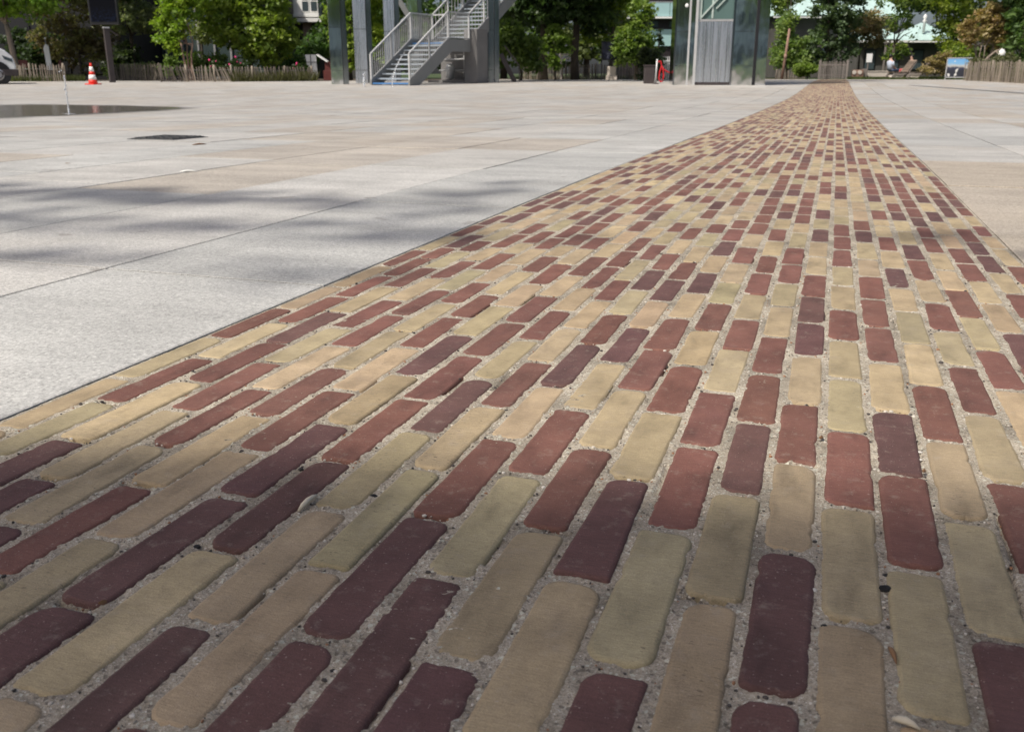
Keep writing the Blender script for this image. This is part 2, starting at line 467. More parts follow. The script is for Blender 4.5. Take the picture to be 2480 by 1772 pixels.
class MB:
    def __init__(s): s.v = []; s.f = []; s.c = []; s.cur = (1, 1, 1)
    def add(s, vs, fs):
        n = len(s.v)
        s.v += [tuple(p) for p in vs]; s.f += [tuple(i + n for i in f) for f in fs]
        s.c += [s.cur] * len(vs)
    def box(s, c, d, rz=0.0, rx=0.0, ry=0.0, taper=1.0):
        M = Matrix.Rotation(rz, 3, 'Z') @ Matrix.Rotation(ry, 3, 'Y') @ Matrix.Rotation(rx, 3, 'X')
        vs = []
        for z in (-.5, .5):
            t = taper if z > 0 else 1.0
            for x, y in ((-.5, -.5), (.5, -.5), (.5, .5), (-.5, .5)):
                vs.append(Vector(c) + M @ Vector((x * d[0] * t, y * d[1] * t, z * d[2])))
        s.add(vs, [(3, 2, 1, 0), (4, 5, 6, 7), (0, 1, 5, 4), (1, 2, 6, 5), (2, 3, 7, 6), (3, 0, 4, 7)])
        return s
    def bar(s, a, b, w, h=None, up=(0, 0, 1)):
        h = w if h is None else h
        a, b = Vector(a), Vector(b)
        d = (b - a).normalized()
        u = Vector(up)
        if abs(d.dot(u)) > 0.98: u = Vector((0, 1, 0))
        x = d.cross(u).normalized(); y = x.cross(d)
        vs = []
        for p in (a, b):
            for i, j in ((-1, -1), (1, -1), (1, 1), (-1, 1)): vs.append(p + x * i * w / 2 + y * j * h / 2)
        s.add(vs, [(3, 2, 1, 0), (4, 5, 6, 7), (0, 1, 5, 4), (1, 2, 6, 5), (2, 3, 7, 6), (3, 0, 4, 7)])
        return s
    def tube(s, pts, rad, seg=8, cap=True):
        pts = [Vector(p) for p in pts]
        if isinstance(rad, (int, float)): rad = [rad] * len(pts)
        n0 = len(s.v); vs = []; fs = []
        for i, p in enumerate(pts):
            d = (pts[min(i + 1, len(pts) - 1)] - pts[max(i - 1, 0)]).normalized()
            u = Vector((0, 0, 1)) if abs(d.z) < 0.95 else Vector((1, 0, 0))
            x = d.cross(u).normalized(); y = x.cross(d)
            for k in range(seg):
                a = 2 * math.pi * k / seg
                vs.append(p + (x * math.cos(a) + y * math.sin(a)) * rad[i])
        for i in range(len(pts) - 1):
            for k in range(seg):
                a, b = i * seg + k, i * seg + (k + 1) % seg
                fs.append((a, b, b + seg, a + seg))
        if cap:
            fs.append(tuple(range(seg - 1, -1, -1))); m = (len(pts) - 1) * seg
            fs.append(tuple(range(m, m + seg)))
        s.add(vs, fs)
        return s
    def lathe(s, prof, c=(0, 0, 0), seg=20, axis='Z'):
        vs = []; fs = []
        for r, z in prof:
            for k in range(seg):
                a = 2 * math.pi * k / seg
                q = (r * math.cos(a), r * math.sin(a), z)
                if axis == 'Y': q = (q[0], q[2], q[1])
                if axis == 'X': q = (q[2], q[0], q[1])
                vs.append((q[0] + c[0], q[1] + c[1], q[2] + c[2]))
        for i in range(len(prof) - 1):
            for k in range(seg):
                a, b = i * seg + k, i * seg + (k + 1) % seg
                fs.append((a, b, b + seg, a + seg))
        fs.append(tuple(range(seg - 1, -1, -1))); m = (len(prof) - 1) * seg
        fs.append(tuple(range(m, m + seg)))
        s.add(vs, fs)
        return s
    def prism(s, poly, y0, y1):
        """outline in x,z pushed along y"""
        n = len(poly)
        vs = [(x, y0, z) for x, z in poly] + [(x, y1, z) for x, z in poly]
        fs = [tuple(range(n)), tuple(range(2 * n - 1, n - 1, -1))]
        for i in range(n):
            j = (i + 1) % n
            fs.append((j, i, i + n, j + n))
        s.add(vs, fs)
        return s
    def blob(s, c, r, seg=8, rings=6, nz=0.0):
        vs = []; fs = []
        for i in range(rings + 1):
            t = math.pi * i / rings
            for k in range(seg):
                a = 2 * math.pi * k / seg
                q = 1 + U(-nz, nz)
                vs.append((c[0] + r[0] * q * math.sin(t) * math.cos(a), c[1] + r[1] * q * math.sin(t) * math.sin(a), c[2] + r[2] * q * math.cos(t)))
        for i in range(rings):
            for k in range(seg):
                a, b = i * seg + k, i * seg + (k + 1) % seg
                fs.append((a, a + seg, b + seg, b))
        s.add(vs, fs)
        return s
    def mesh(s, name):
        me = bpy.data.meshes.new(name)
        me.from_pydata(s.v, [], s.f)
        if any(c != (1, 1, 1) for c in s.c):
            at = me.color_attributes.new('Col', 'FLOAT_COLOR', 'POINT')
            at.data.foreach_set('color', np.c_[np.array(s.c), np.ones(len(s.c))].astype(np.float32).ravel())
        me.update()
        return me
    def build(s, name, mat, parent=None, smooth=False, bevel=0.0):
        o = link(name, s.mesh(name), mat, parent, smooth)
        if bevel:
            b = o.modifiers.new('edge', 'BEVEL'); b.width = bevel; b.segments = 2; b.limit_method = 'ANGLE'
        return o

def np_mesh(name, V, F, C=None):
    """V (n,3), F (m,k) equal-size faces, C (n,3)"""
    me = bpy.data.meshes.new(name)
    V = np.asarray(V, np.float32); F = np.asarray(F, np.int32)
    k = F.shape[1]
    me.vertices.add(len(V)); me.vertices.foreach_set('co', V.ravel())
    me.loops.add(F.size); me.loops.foreach_set('vertex_index', F.ravel())
    me.polygons.add(len(F))
    me.polygons.foreach_set('loop_start', np.arange(0, F.size, k, dtype=np.int32))
    me.update(calc_edges=True)
    if C is not None:
        at = me.color_attributes.new('Col', 'FLOAT_COLOR', 'POINT')
        at.data.foreach_set('color', np.c_[np.asarray(C), np.ones(len(V))].astype(np.float32).ravel())
    me.validate()
    return me

def grid_mesh(name, xs, ys, zf):
    X, Y = np.meshgrid(xs, ys)
    Z = zf(X, Y)
    V = np.c_[X.ravel(), Y.ravel(), Z.ravel()]
    nx = len(xs)
    i, j = np.meshgrid(np.arange(nx - 1), np.arange(len(ys) - 1))
    a = (j * nx + i).ravel()
    return np_mesh(name, V, np.c_[a, a + 1, a + nx + 1, a + nx])

def at(lat, D, z=None, dz=0.0):
    p = LD(lat, D)
    return (p[0], p[1], (tz(D) if z is None else z) + dz)

# ================================================================== ground
def zg(X, Y):
    return terr(X, Y) - 0.045
gl = np.array([-420, -200, -120, -80] + list(range(-60, 61, 4)) + [80, 120, 200, 420.])
gd = np.array([-300, -150, -80, -40, -20, -8] + list(np.arange(-4, 60, 1.0)) + [60, 70, 90, 130, 200, 320, 600.])
A, B = np.meshgrid(gl, gd)
GX = RT[0] * A + FW[0] * B; GY = RT[1] * A + FW[1] * B
GZ = np.interp(B, _td, _tz) - 0.045
i, j = np.meshgrid(np.arange(len(gl) - 1), np.arange(len(gd) - 1))
a = (j * len(gl) + i).ravel()
gme = np_mesh('ground', np.c_[GX.ravel(), GY.ravel(), GZ.ravel()], np.c_[a, a + 1, a + len(gl) + 1, a + len(gl)])
tag(link('ground', gme, 'turf', smooth=True), kind='structure')

# ================================================================== brick path
S_COL = [-2.355, -2.23, -2.095, -1.96, -1.828, -1.70, -1.565, -1.435, -1.295, -1.162, -1.043, -.915, -.785, -.651, -.513, -.373,
         -.241, -.110, .023, .155, .290, .420, .545, .672, .800, .917]
S_EDGE = (-2.415, .972)
def x_of_s(s):
    """lateral place of the row of bricks whose line in the photograph has slope s"""
    y = 900.0
    return GP(2030 + s * (y - HZ), y)[0]
sb = [S_EDGE[0]] + [(p + q) / 2 for p, q in zip(S_COL[:-1], S_COL[1:])] + [S_EDGE[1]]
XB = [x_of_s(s) for s in sb]
XL, XR = XB[0], XB[-1]
# joints of the brick rows as read off the photograph, far to near, with the clay between them
ROWS = [
 '555 R 590 Y 636 P 685 R 749 G 838 Y 950 Y 1090',
 '550 R 574 R 612 R 658 R 716 Y 794 R 892 G 1010 G 1150',
 '535 R 558 G 594 R 637 Y 693 D 759 R 847 Y 975 D 1090 Y 1260',
 '550 Y 579 R 617 Y 666 R 727 P 804 R 909 P 1061 D 1220',
 '540 Y 562 R 599 G 643 R 699 R 768 Y 863 R 987 G 1163 D 1350',
 '528 R 553 Y 587 P 627 R 673 Y 735 G 815 R 921 Y 1075 R 1275 G 1500',
 '520 R 545 Y 569 R 603 Y 654 R 704 R 771 P 866 R 1001 P 1195 G 1460',
 '500 Y 527 R 553 P 586 R 631 Y 680 Y 744 D 833 Y 941 D 1101 D 1345 D 1700',
 '490 R 514 Y 541 Y 570 R 612 Y 658 R 716 R 790 R 886 R 1022 D 1221 G 1545 P 1900',
 '488 Y 505 Y 527.5 R 558 R 592 R 639 P 689 R 754 G 840 D 959 G 1130 P 1383 D 1780',
 '494 R 515 G 543 R 577 G 621 R 667 Y 728 Y 803 R 903 Y 1043 G 1262 P 1615',
 '486 Y 505.5 R 532 Y 563 R 599.5 D 644 G 697 R 763.5 D 856 Y 974 R 1148 D 1422 D 1880',
 '478 Y 497 R 518 G 547 Y 581.5 R 621 D 668 Y 726.5 D 804 Y 908 R 1055 G 1280 D 1660',
 '470 G 488 R 508.5 R 535.5 D 568 Y 605 D 651 Y 706 R 777 R 865 Y 992.5 R 1176 G 1470 D 1900',
 '477 R 495.5 R 520.5 P 549 R 585 Y 627 G 674 R 733 Y 811 R 916 Y 1063 D 1288 P 1655',
 '470 D 486.5 Y 508.5 R 535.5 Y 568 R 606 R 653 Y 708 R 775 G 869 R 991 R 1177 G 1483 D 1900',
 '477 R 496.5 Y 517 G 550 R 587 R 629 G 680 P 747 R 830 R 938 D 1096 G 1335 P 1740',
 '466 D 486.5 Y 508.5 D 537.5 Y 570 G 610 R 658 D 717 D 790 P 896 R 1030 P 1224 D 1545 D 2000',
 '480 G 498 R 525 R 554.3 R 592 G 634.4 Y 688 R 756 Y 840 G 958.5 R 1125 P 1380 P 1815',
 '489.7 R 512 D 538.8 Y 575.6 P 614.2 R 664.5 R 725.8 R 804.2 Y 913.2 D 1055 R 1264.8 G 1609 Y 2100',
 '488 Y 502 Y 526 R 557 Y 595 D 640 Y 692 G 763 Y 856 R 980 P 1157 G 1423 D 1840',
 '471 D 490 Y 514 Y 543 D 577 R 621 Y 672 R 735 G 813 R 919 Y 1071 R 1300',
 '483 D 504 R 528 R 561 Y 600 Y 644 R 704 G 776 R 867 Y 1005',
 '470 D 493 Y 522 Y 551 R 585 R 624 Y 674 Y 739 D 818 R 925',
 '460 D 484 Y 508 R 538 D 567 D 606 G 652 R 709 Y 785',
 '480 Y 502 R 525 Y 552 Y 591 R 630 Y 690 G 755',
]
CLAY = {'Y': (.386, .300, .184), 'G': (.345, .284, .172), 'P': (.365, .280, .178), 'R': (.173, .080, .061), 'D': (.124, .064, .056)}
FARMIX = 'YYYYYGGGPPRRRRRRRRDDD'
def clay(k):
    c = np.array(CLAY[k]); b = rng.normal(1, .07)
    return np.clip(c * b * (1 + rng.normal(0, .016, 3)), .02, .7)

def y_at(xc, py):
    lo, hi = 0.05, 80.0
    for _ in range(50):
        m = (lo + hi) / 2
        if proj((xc, m, terr(xc, m)))[1] > py: lo = m
        else: hi = m
    return (lo + hi) / 2

PATH_END = 52.0
BR = []                                                  # x0,x1,y0,y1,clay
for k, row in enumerate(ROWS):
    t = row.split()
    ys = [float(q) for q in t[0::2]]; cs = t[1::2]
    x0, x1 = XB[k], XB[k + 1]; xc = (x0 + x1) / 2
    Y = [y_at(xc, q * 1.09106) for q in ys]
    for n, c in enumerate(cs): BR.append((x0, x1, Y[n + 1], Y[n], c))
    y = Y[-1]
    while y > -0.45:                                     # toward the camera's feet
        l = .211 * U(.95, 1.04); BR.append((x0, x1, y - l, y, random.choice(FARMIX))); y -= l
    y = Y[0]
    while y < PATH_END:
        l = .211 * U(.93, 1.05)
        BR.append((x0, x1, y, y + l, random.choice(FARMIX))); y += l

def brick_geo(x0, x1, y0, y1, near, dist):
    jw = rng.uniform(.0028, .0048) if near else .0040
    je = rng.uniform(.0032, .0062)
    ox = rng.normal(0, .0008)
    x0, x1, y0, y1 = x0 + jw + ox, x1 - jw + ox, y0 + je, y1 - je
    fl = float(np.interp(dist, [.8, 1.6, 3.0], [1.0, .45, .12]))
    top = rng.uniform(.0001, .0010) * fl
    if near and rng.random() < .2: top += rng.uniform(.0006, .0022) * fl
    tx, ty = rng.normal(0, .008) * fl, rng.normal(0, .003) * fl
    cx, cy = (x0 + x1) / 2, (y0 + y1) / 2
    P = []
    if near:
        nl, ne = (15, 5) if dist < 1.3 else (6, 2)
        R = [min(rng.gamma(3.0, .0032), .0175) + .002 for _ in range(4)]
        skew = rng.normal(0, .0012, 4)
        cor = [(x0, y0), (x1, y0), (x1, y1), (x0, y1)]
        ang = [math.pi, 1.5 * math.pi, 0, .5 * math.pi]
        for q in range(4):
            r = R[q]
            c = (cor[q][0] + (r if q in (0, 3) else -r), cor[q][1] + (r if q in (0, 1) else -r))
            for s in (0, .33, .67, 1):
                a = ang[q] + s * math.pi / 2
                P.append((c[0] + r * math.cos(a) + skew[q], c[1] + r * math.sin(a)))
            nx = cor[(q + 1) % 4]; r2 = R[(q + 1) % 4]
            m = ne if q in (0, 2) else nl
            e0 = np.array(P[-1])
            qn = (q + 1) % 4
            c2 = (nx[0] + (r2 if qn in (0, 3) else -r2), nx[1] + (r2 if qn in (0, 1) else -r2))
            e1 = np.array((c2[0] + r2 * math.cos(ang[qn]) + skew[qn], c2[1] + r2 * math.sin(ang[qn])))
            amp = .00028 if q in (1, 3) else .0006
            for w in range(1, m + 1):
                f = w / (m + 1)
                e = e0 + (e1 - e0) * f
                b = abs(rng.normal(0, amp)) + (rng.uniform(.0008, .0028) if rng.random() < .05 else 0)
                nrm = np.array([cx, cy]) - e
                d = np.array([0, np.sign(nrm[1])]) if q in (0, 2) else np.array([np.sign(nrm[0]), 0])
                P.append(tuple(e + d * b))
        P = np.array(P)
        ins = [0, 0, .0016, .0042]; zz = [-.030, -.0030, -.0007, 0]
    elif dist < 9:
        r = rng.uniform(.005, .011)
        P = np.array([(x0, y0 + r), (x0 + r * .3, y0 + r * .3), (x0 + r, y0), (x1 - r, y0), (x1 - r * .3, y0 + r * .3), (x1, y0 + r),
                      (x1, y1 - r), (x1 - r * .3, y1 - r * .3), (x1 - r, y1), (x0 + r, y1), (x0 + r * .3, y1 - r * .3), (x0, y1 - r)])
        ins = [0, 0, .003]; zz = [-.02, -.0012, 0]
    else:
        P = np.array([(x0, y0), (x1, y0), (x1, y1), (x0, y1)])
        ins = [0, .0015]; zz = [-.012, 0]
    n = len(P); V = []
    c = np.array([cx, cy]); hx, hy = (x1 - x0) / 2, (y1 - y0) / 2
    for q, z in zip(ins, zz):
        sx, sy = (hx - q) / hx, (hy - q) / hy
        Q = c + (P - c) * np.array([sx, sy])
        if near and q > 0: Q += rng.normal(0, .0003, Q.shape)
        zt = z + top + (Q[:, 0] - cx) * tx * (z > -.015) + (Q[:, 1] - cy) * ty * (z > -.015)
        V.append(np.c_[Q, terr(Q[:, 0], Q[:, 1]) + zt])
    F = []
    for r_ in range(len(ins) - 1):
        for q in range(n):
            w = (q + 1) % n
            F.append((r_ * n + q, r_ * n + w, (r_ + 1) * n + w, (r_ + 1) * n + q))
    F.append(tuple(range((len(ins) - 1) * n, len(ins) * n)))
    return np.vstack(V), F

def area_px(b):
    pts = [proj((x, y, 0)) for x, y in ((b[0], b[2]), (b[1], b[2]), (b[1], b[3]), (b[0], b[3]))]
    if b[2] < 0.22: return 0
    cxp = sum(p[0] for p in pts) / 4; cyp = sum(p[1] for p in pts) / 4
    lo = max(min(p[1] for p in pts), 0); hi = min(max(p[1] for p in pts), 1772)
    l2 = max(min(p[0] for p in pts), 0); h2 = min(max(p[0] for p in pts), 2480)
    if hi <= lo or h2 <= l2: return 0
    return (hi - lo) * (h2 - l2)
order = sorted(range(len(BR)), key=lambda q: -area_px(BR[q]))
BIG = set(order[:298])

# bed of sand between the bricks: fine near the camera so that it laps the worn brick edges unevenly
def sand_z(X, Y):
    dd = np.hypot(X, Y)
    k = np.interp(dd, [.8, 1.6, 3.0], [1.0, .45, .06])
    n = (vnoise(X, Y, 120, 1) - .5) * .0016 + (vnoise(X, Y, 300, 2) - .5) * .0020 + (vnoise(X, Y, 14, 3) - .5) * .0022
    return terr(X, Y) + (-.0014 + n) * k - .00008
ys = np.concatenate([np.arange(-.5, .40, .02), np.arange(.40, 1.15, .0030), np.arange(1.15, 1.9, .0048), np.arange(1.9, 3.2, .010), np.arange(3.2, 8, .03), np.arange(8, PATH_END + .3, .2)])
xs = np.arange(XL, XR + .002, (XR - XL) / 450)
def bed_surface(X, Y):
    Z = sand_z(X, Y)
    rr_ = random.Random(5)
    for q in BIG:                                        # here and there the sand has washed out along a brick
        b = BR[q]
        if b[2] > 2.2 or rr_.random() > .42: continue
        k = rr_.choice((0, 0, 0, 1, 2, 3)); L_ = rr_.uniform(.35, .9); o_ = rr_.uniform(0, 1 - L_)
        if k in (0, 1):
            yy = b[2] + .003 if k == 0 else b[3] - .003; xa = b[0] + (b[1] - b[0]) * o_; xb = xa + (b[1] - b[0]) * L_
            m = np.exp(-((Y - yy) / .0028) ** 2) * (X > xa) * (X < xb)
        else:
            xx = b[0] + .0035 if k == 2 else b[1] - .0035; L_ *= .6; ya = b[2] + (b[3] - b[2]) * o_; yb = ya + (b[3] - b[2]) * L_
            m = np.exp(-((X - xx) / .0024) ** 2) * (Y > ya) * (Y < yb)
        Z -= m * rr_.uniform(.004, .009)
    return Z
pme = grid_mesh('brick_path', xs, ys, bed_surface)
path = tag(link('brick_path', pme, 'joint_sand', smooth=True), kind='structure')
fv, ff, fc, fo = [], [], [], 0
for q, b in enumerate(BR):
    dist = math.hypot((b[0] + b[1]) / 2, (b[2] + b[3]) / 2)
    near = q in BIG
    V, F = brick_geo(b[0], b[1], b[2], b[3], near, dist)
    col = clay(b[4])
    if near:
        me = bpy.data.meshes.new('brick')
        me.from_pydata([tuple(v) for v in V], [], F)
        ca = me.color_attributes.new('Col', 'FLOAT_COLOR', 'POINT')
        ca.data.foreach_set('color', np.tile(np.r_[col, 1], (len(V), 1)).astype(np.float32).ravel())
        sm = [True] * len(me.polygons); sm[-1] = False
        me.polygons.foreach_set('use_smooth', sm)
        link('brick', me, 'fired_clay', path)
    else:
        fv.append(V); fc.append(np.tile(col, (len(V), 1)))
        ff += [tuple(i + fo for i in f) for f in F]; fo += len(V)
me = bpy.data.meshes.new('bricks')
me.from_pydata(np.vstack(fv).tolist(), [], ff)
ca = me.color_attributes.new('Col', 'FLOAT_COLOR', 'POINT')
ca.data.foreach_set('color', np.c_[np.vstack(fc), np.ones(fo)].astype(np.float32).ravel())
tag(link('bricks', me, 'fired_clay', path), kind='stuff')

# grit lying in the joints
mb = MB()
jl = [b for b in BR if .3 < b[2] < 2.2]
for _ in range(4800):
    b = random.choice(jl)
    if random.random() < .7:
        x = random.choice((b[0], b[1])) + random.gauss(0, .0022); y = U(b[2], b[3])
    else:
        x = U(b[0], b[1]); y = random.choice((b[2], b[3])) + random.gauss(0, .002)
    r = abs(random.gauss(0, .0007)) + .0004
    if x < XL + .004 or x > XR - .004: continue
    g = random.choice([(.55, .50, .43), (.62, .58, .52), (.35, .30, .24), (.30, .27, .23), (.08, .07, .065), (.06, .055, .05), (.30, .16, .09)])
    mb.cur = g
    mb.blob((x, y, float(sand_z(np.array(x), np.array(y))) + r * .3), (r * U(.8, 1.5), r * U(.8, 1.5), r * U(.6, 1)), 5, 3, .2)
tag(mb.build('joint_grit', 'grit'), 'loose grit and crumbs lying in the sandy brick joints', 'grit', kind='stuff')

# ================================================================== plaza slabs
SW, SLN = 0.60, 1.20
sl_list = []
def in_view(x, y):
    D = x * FW[0] + y * FW[1]; l = x * RT[0] + y * RT[1]
    if D < -1.6 or D > (41.6 if l < -1.2 else 50.5): return False
    return abs(l) < .64 * max(D, 0) + 2.6
yoffL = GP(783, 693)[1] - 20 * SLN
yoffR = GP(2480, 456)[1] - 20 * SLN
for side in (-1, 1):
    k = 0
    edge = XL - .0005 if side < 0 else XR + .0005
    while True:
        w = .545 if k == 0 else SW
        x0 = edge - w if side < 0 else edge; x1 = x0 + w
        if abs(x0) > 52: break
        edge = x0 if side < 0 else x1
        off = yoffL if side < 0 else yoffR
        if k >= 3 or side > 0: off += (k * .43 % 1.0) * SLN * .5
        y = off
        while y < 60:
            if in_view((x0 + x1) / 2, y + SLN / 2): sl_list.append((x0, x1, y, y + SLN, side, k))
            y += SLN
        k += 1
def slab_px(s):
    D = (s[0] + s[1]) / 2 * FW[0] + (s[2] + s[3]) / 2 * FW[1]
    if D < .7: D = 6
    lat = (s[0] + s[1]) / 2 * RT[0] + (s[2] + s[3]) / 2 * RT[1]
    if abs(lat) > .56 * D + .7: D += 40
    return D
so = sorted(range(len(sl_list)), key=lambda q: slab_px(sl_list[q]))
SB = set(so[:298])
bedm = MB()
# bed under the slabs
def bed_z(X, Y): return terr(X, Y) - .0065
pl = None
fv, ff, fc, fo = [], [], [], 0
A, B = np.meshgrid(np.arange(-34, 35, 1.0), np.arange(-3, 53, .5))
V = np.c_[(RT[0] * A + FW[0] * B).ravel(), (RT[1] * A + FW[1] * B).ravel(), (np.interp(B, _td, _tz) - .0105).ravel()]
na = A.shape[1]
i, j = np.meshgrid(np.arange(na - 1), np.arange(A.shape[0] - 1)); a = (j * na + i).ravel()
Fq = np.c_[a, a + 1, a + na + 1, a + na]
cm = V[Fq].mean(1)
Dm = cm[:, 0] * FW[0] + cm[:, 1] * FW[1]; lm = cm[:, 0] * RT[0] + cm[:, 1] * RT[1]
keep = (Dm < np.where(lm < -1.2, 41.4, 50.2))
plaza = tag(link('plaza', np_mesh('plaza', V, Fq[keep]), 'soil', smooth=True), kind='structure')
GREYS = [(.475, .470, .445), (.48, .468, .440), (.455, .452, .430), (.485, .470, .438)]
TANS = [(.445, .388, .315), (.455, .400, .330), (.430, .375, .302)]
for q, s in enumerate(sl_list):
    gj = .0030 + .0012 * min(1.0, (abs(s[0]) + s[2]) / 12)
    x0, x1, y0, y1 = s[0] + gj, s[1] - gj, s[2] + gj, s[3] - gj
    D = (x0 + x1) / 2 * FW[0] + (y0 + y1) / 2 * FW[1]
    tan = rng.random() < ((.16 if D < 5 else .40) if s[4] < 0 else .45)
    if s[4] < 0 and s[5] < 2 and D < 5: tan = False
    col = np.array(random.choice(TANS if tan else GREYS)) * rng.normal(1, .045)
    if tan and s[4] < 0: col = col * .6 + np.array((.46, .44, .41)) * .4
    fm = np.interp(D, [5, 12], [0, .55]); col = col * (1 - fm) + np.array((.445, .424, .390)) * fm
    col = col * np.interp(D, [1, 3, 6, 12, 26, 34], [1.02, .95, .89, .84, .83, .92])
    dz = rng.normal(0, .0008)
    bv = .0025
    xs_ = [x0, (x0 + x1) / 2, x1]; 
    top = np.array([(x0 + bv, y0 + bv), (x1 - bv, y0 + bv), (x1 - bv, y1 - bv), (x0 + bv, y1 - bv)])
    out = np.array([(x0, y0), (x1, y0), (x1, y1), (x0, y1)])
    V = np.vstack([np.c_[out, terr(out[:, 0], out[:, 1]) - .03], np.c_[out, terr(out[:, 0], out[:, 1]) - .0002 + dz], np.c_[top, terr(top[:, 0], top[:, 1]) + .0012 + dz]])
    F = []
    for r_ in range(2):
        for w in range(4):
            e = (w + 1) % 4
            F.append((r_ * 4 + w, r_ * 4 + e, r_ * 4 + 4 + e, r_ * 4 + 4 + w))
    F.append((8, 9, 10, 11))
    if q in SB:
        me = bpy.data.meshes.new('slab')
        me.from_pydata(V.tolist(), [], F)
        ca = me.color_attributes.new('Col', 'FLOAT_COLOR', 'POINT')
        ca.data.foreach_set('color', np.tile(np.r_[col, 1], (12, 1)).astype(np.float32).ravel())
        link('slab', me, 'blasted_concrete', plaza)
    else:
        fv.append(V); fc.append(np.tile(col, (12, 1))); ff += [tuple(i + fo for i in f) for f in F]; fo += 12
me = bpy.data.meshes.new('slabs')
me.from_pydata(np.vstack(fv).tolist(), [], ff)
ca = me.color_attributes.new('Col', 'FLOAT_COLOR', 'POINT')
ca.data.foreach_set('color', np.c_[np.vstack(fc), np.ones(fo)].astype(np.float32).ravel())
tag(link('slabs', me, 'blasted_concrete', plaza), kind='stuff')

# slot drain across the right side, dark
g0, g1 = GP(2205, 207), GP(2560, 232)
mb = MB(); mb.bar((g0[0], g0[1], g0[2] + .004), (g1[0], g1[1], g1[2] + .004), .20, .006)
tag(mb.build('slot_drain', 'slot_iron'), 'long dark slot drain across the pale plaza right of the brick path', 'drain')

# drain cover
g = GP(408, 336)
root = tag(empty('drain_cover', (g[0], g[1], g[2] + .002)), 'dark square cast iron drain cover set in the pale slabs', 'drain cover'); root.scale = (.62, .62, 1)
mb = MB(); mb.box((0, 0, .001), (.62, .62, .006)); mb.build('frame', 'iron', root)
pl_ = MB(); pl_.box((0, 0, .006), (.56, .56, .006)); plate = pl_.build('plate', 'iron', root)
st = MB()
for i in range(9):
    for j in range(9):
        st.box((-.24 + i * .06, -.24 + j * .06, .011), (.034, .034, .005), rz=.78 if (i + j) % 2 else 0)
tag(st.build('stud_pattern', 'iron', plate), kind='stuff')

# puddle
pts = [(-160, 256), (60, 252), (150, 252.5), (260, 254), (350, 256.5), (430, 258.5), (490, 261), (515, 262.5), (480, 265), (420, 269.5), (340, 274.5), (240, 279), (130, 284), (20, 289), (-90, 293)]
P = [GP(*p) for p in pts]
mb = MB()
cz = np.mean(P, 0)
ring = []
for q in range(len(P)):
    a_, b_ = P[q], P[(q + 1) % len(P)]
    for t in (0, .25, .5, .75):
        e = a_ + (b_ - a_) * t
        w = .05 * (vnoise(e[0] * 3, e[1] * 3, 1.0, 5) - .5)
        e = e + (cz - e) * w
        ring.append((e[0], e[1], float(terr(e[0], e[1])) + .0052))
n = len(ring)
V = list(ring)
for f in (.74, .40):
    for e in ring:
        p = cz + (np.array(e) - cz) * f
        V.append((p[0], p[1], float(terr(p[0], p[1])) + .0056))
V.append((cz[0], cz[1], float(terr(cz[0], cz[1])) + .0056))
F = []
for r_ in range(2):
    for q in range(n):
        w = (q + 1) % n
        F.append((r_ * n + q, r_ * n + w, (r_ + 1) * n + w, (r_ + 1) * n + q))
for q in range(n): F.append((2 * n + q, 2 * n + (q + 1) % n, 3 * n))
mb.add(V, F)
mb.c = [(0.0001,) * 3] * n + [(.55,) * 3] * n + [(1.0,) * 3] * n + [(1.0,) * 3]
tag(mb.build('puddle', 'standing_water', smooth=True), 'shallow dark puddle on the plaza mirroring the trees', 'puddle')

def water_jet(px, py, h, r, lean, label):
    g = GP(px, py)
    root = tag(empty('water_jet', tuple(g)), label, 'water jet', 'thin water jets rising from the plaza')
    mb = MB(); pts = []; rad = []
    for i in range(15):
        t = i / 14
        pts.append((lean[0] * t * t + random.gauss(0, .0035), lean[1] * t * t, h * t))
        rad.append(r * (1.0 - .45 * t) * U(.65, 1.3))
    mb.tube(pts, rad, 7); mb.build('jet', 'jet_water', root, True)
    for i in range(9):
        t = U(.35, 1.12)
        mb = MB(); rr = r * U(.4, 1.0)
        mb.blob((lean[0] * t * t + random.gauss(0, .02), lean[1] * t * t + random.gauss(0, .02), h * t), (rr, rr, rr * 1.4), 6, 5)
        mb.build('drop', 'jet_water', root, True)
    mb = MB(); mb.lathe([(.09, .004), (.075, .007), (.02, .009)], seg=14); mb.build('splash_pool', 'jet_water', root, True)
water_jet(168, 277, .46, .011, (0, 0), 'thin white water jet rising beside the dark puddle')
water_jet(950, 212, .95, .017, (.25, .3), 'thin leaning water jet in front of the blue first stair tread')
water_jet(882, 210, .40, .030, (.02, 0), 'short fat water jet left of the metal stairs')

# ================================================================== vegetation
def leaves(name, pts, size, cols, parent, up=.35, stretch=1.5):
    n = len(pts)
    nr = rng.normal(0, 1, (n, 3)); nr[:, 2] = np.abs(nr[:, 2]) + up
    nr /= np.linalg.norm(nr, axis=1)[:, None]
    t = rng.normal(0, 1, (n, 3))
    a = np.cross(nr, t); a /= np.linalg.norm(a, axis=1)[:, None] + 1e-9
    b = np.cross(nr, a)
    s = size * rng.uniform(.6, 1.35, (n, 1))
    a = a * s * .5 * stretch; b = b * s * .5
    fold = nr * s * .12
    V = np.stack([pts - a, pts - b * .9 + fold, pts + a, pts + b * .9 + fold], 1).reshape(-1, 3)
    F = np.arange(4 * n).reshape(n, 4)
    return link(name, np_mesh(name, V, F, np.repeat(cols, 4, 0)), 'leaf', parent)

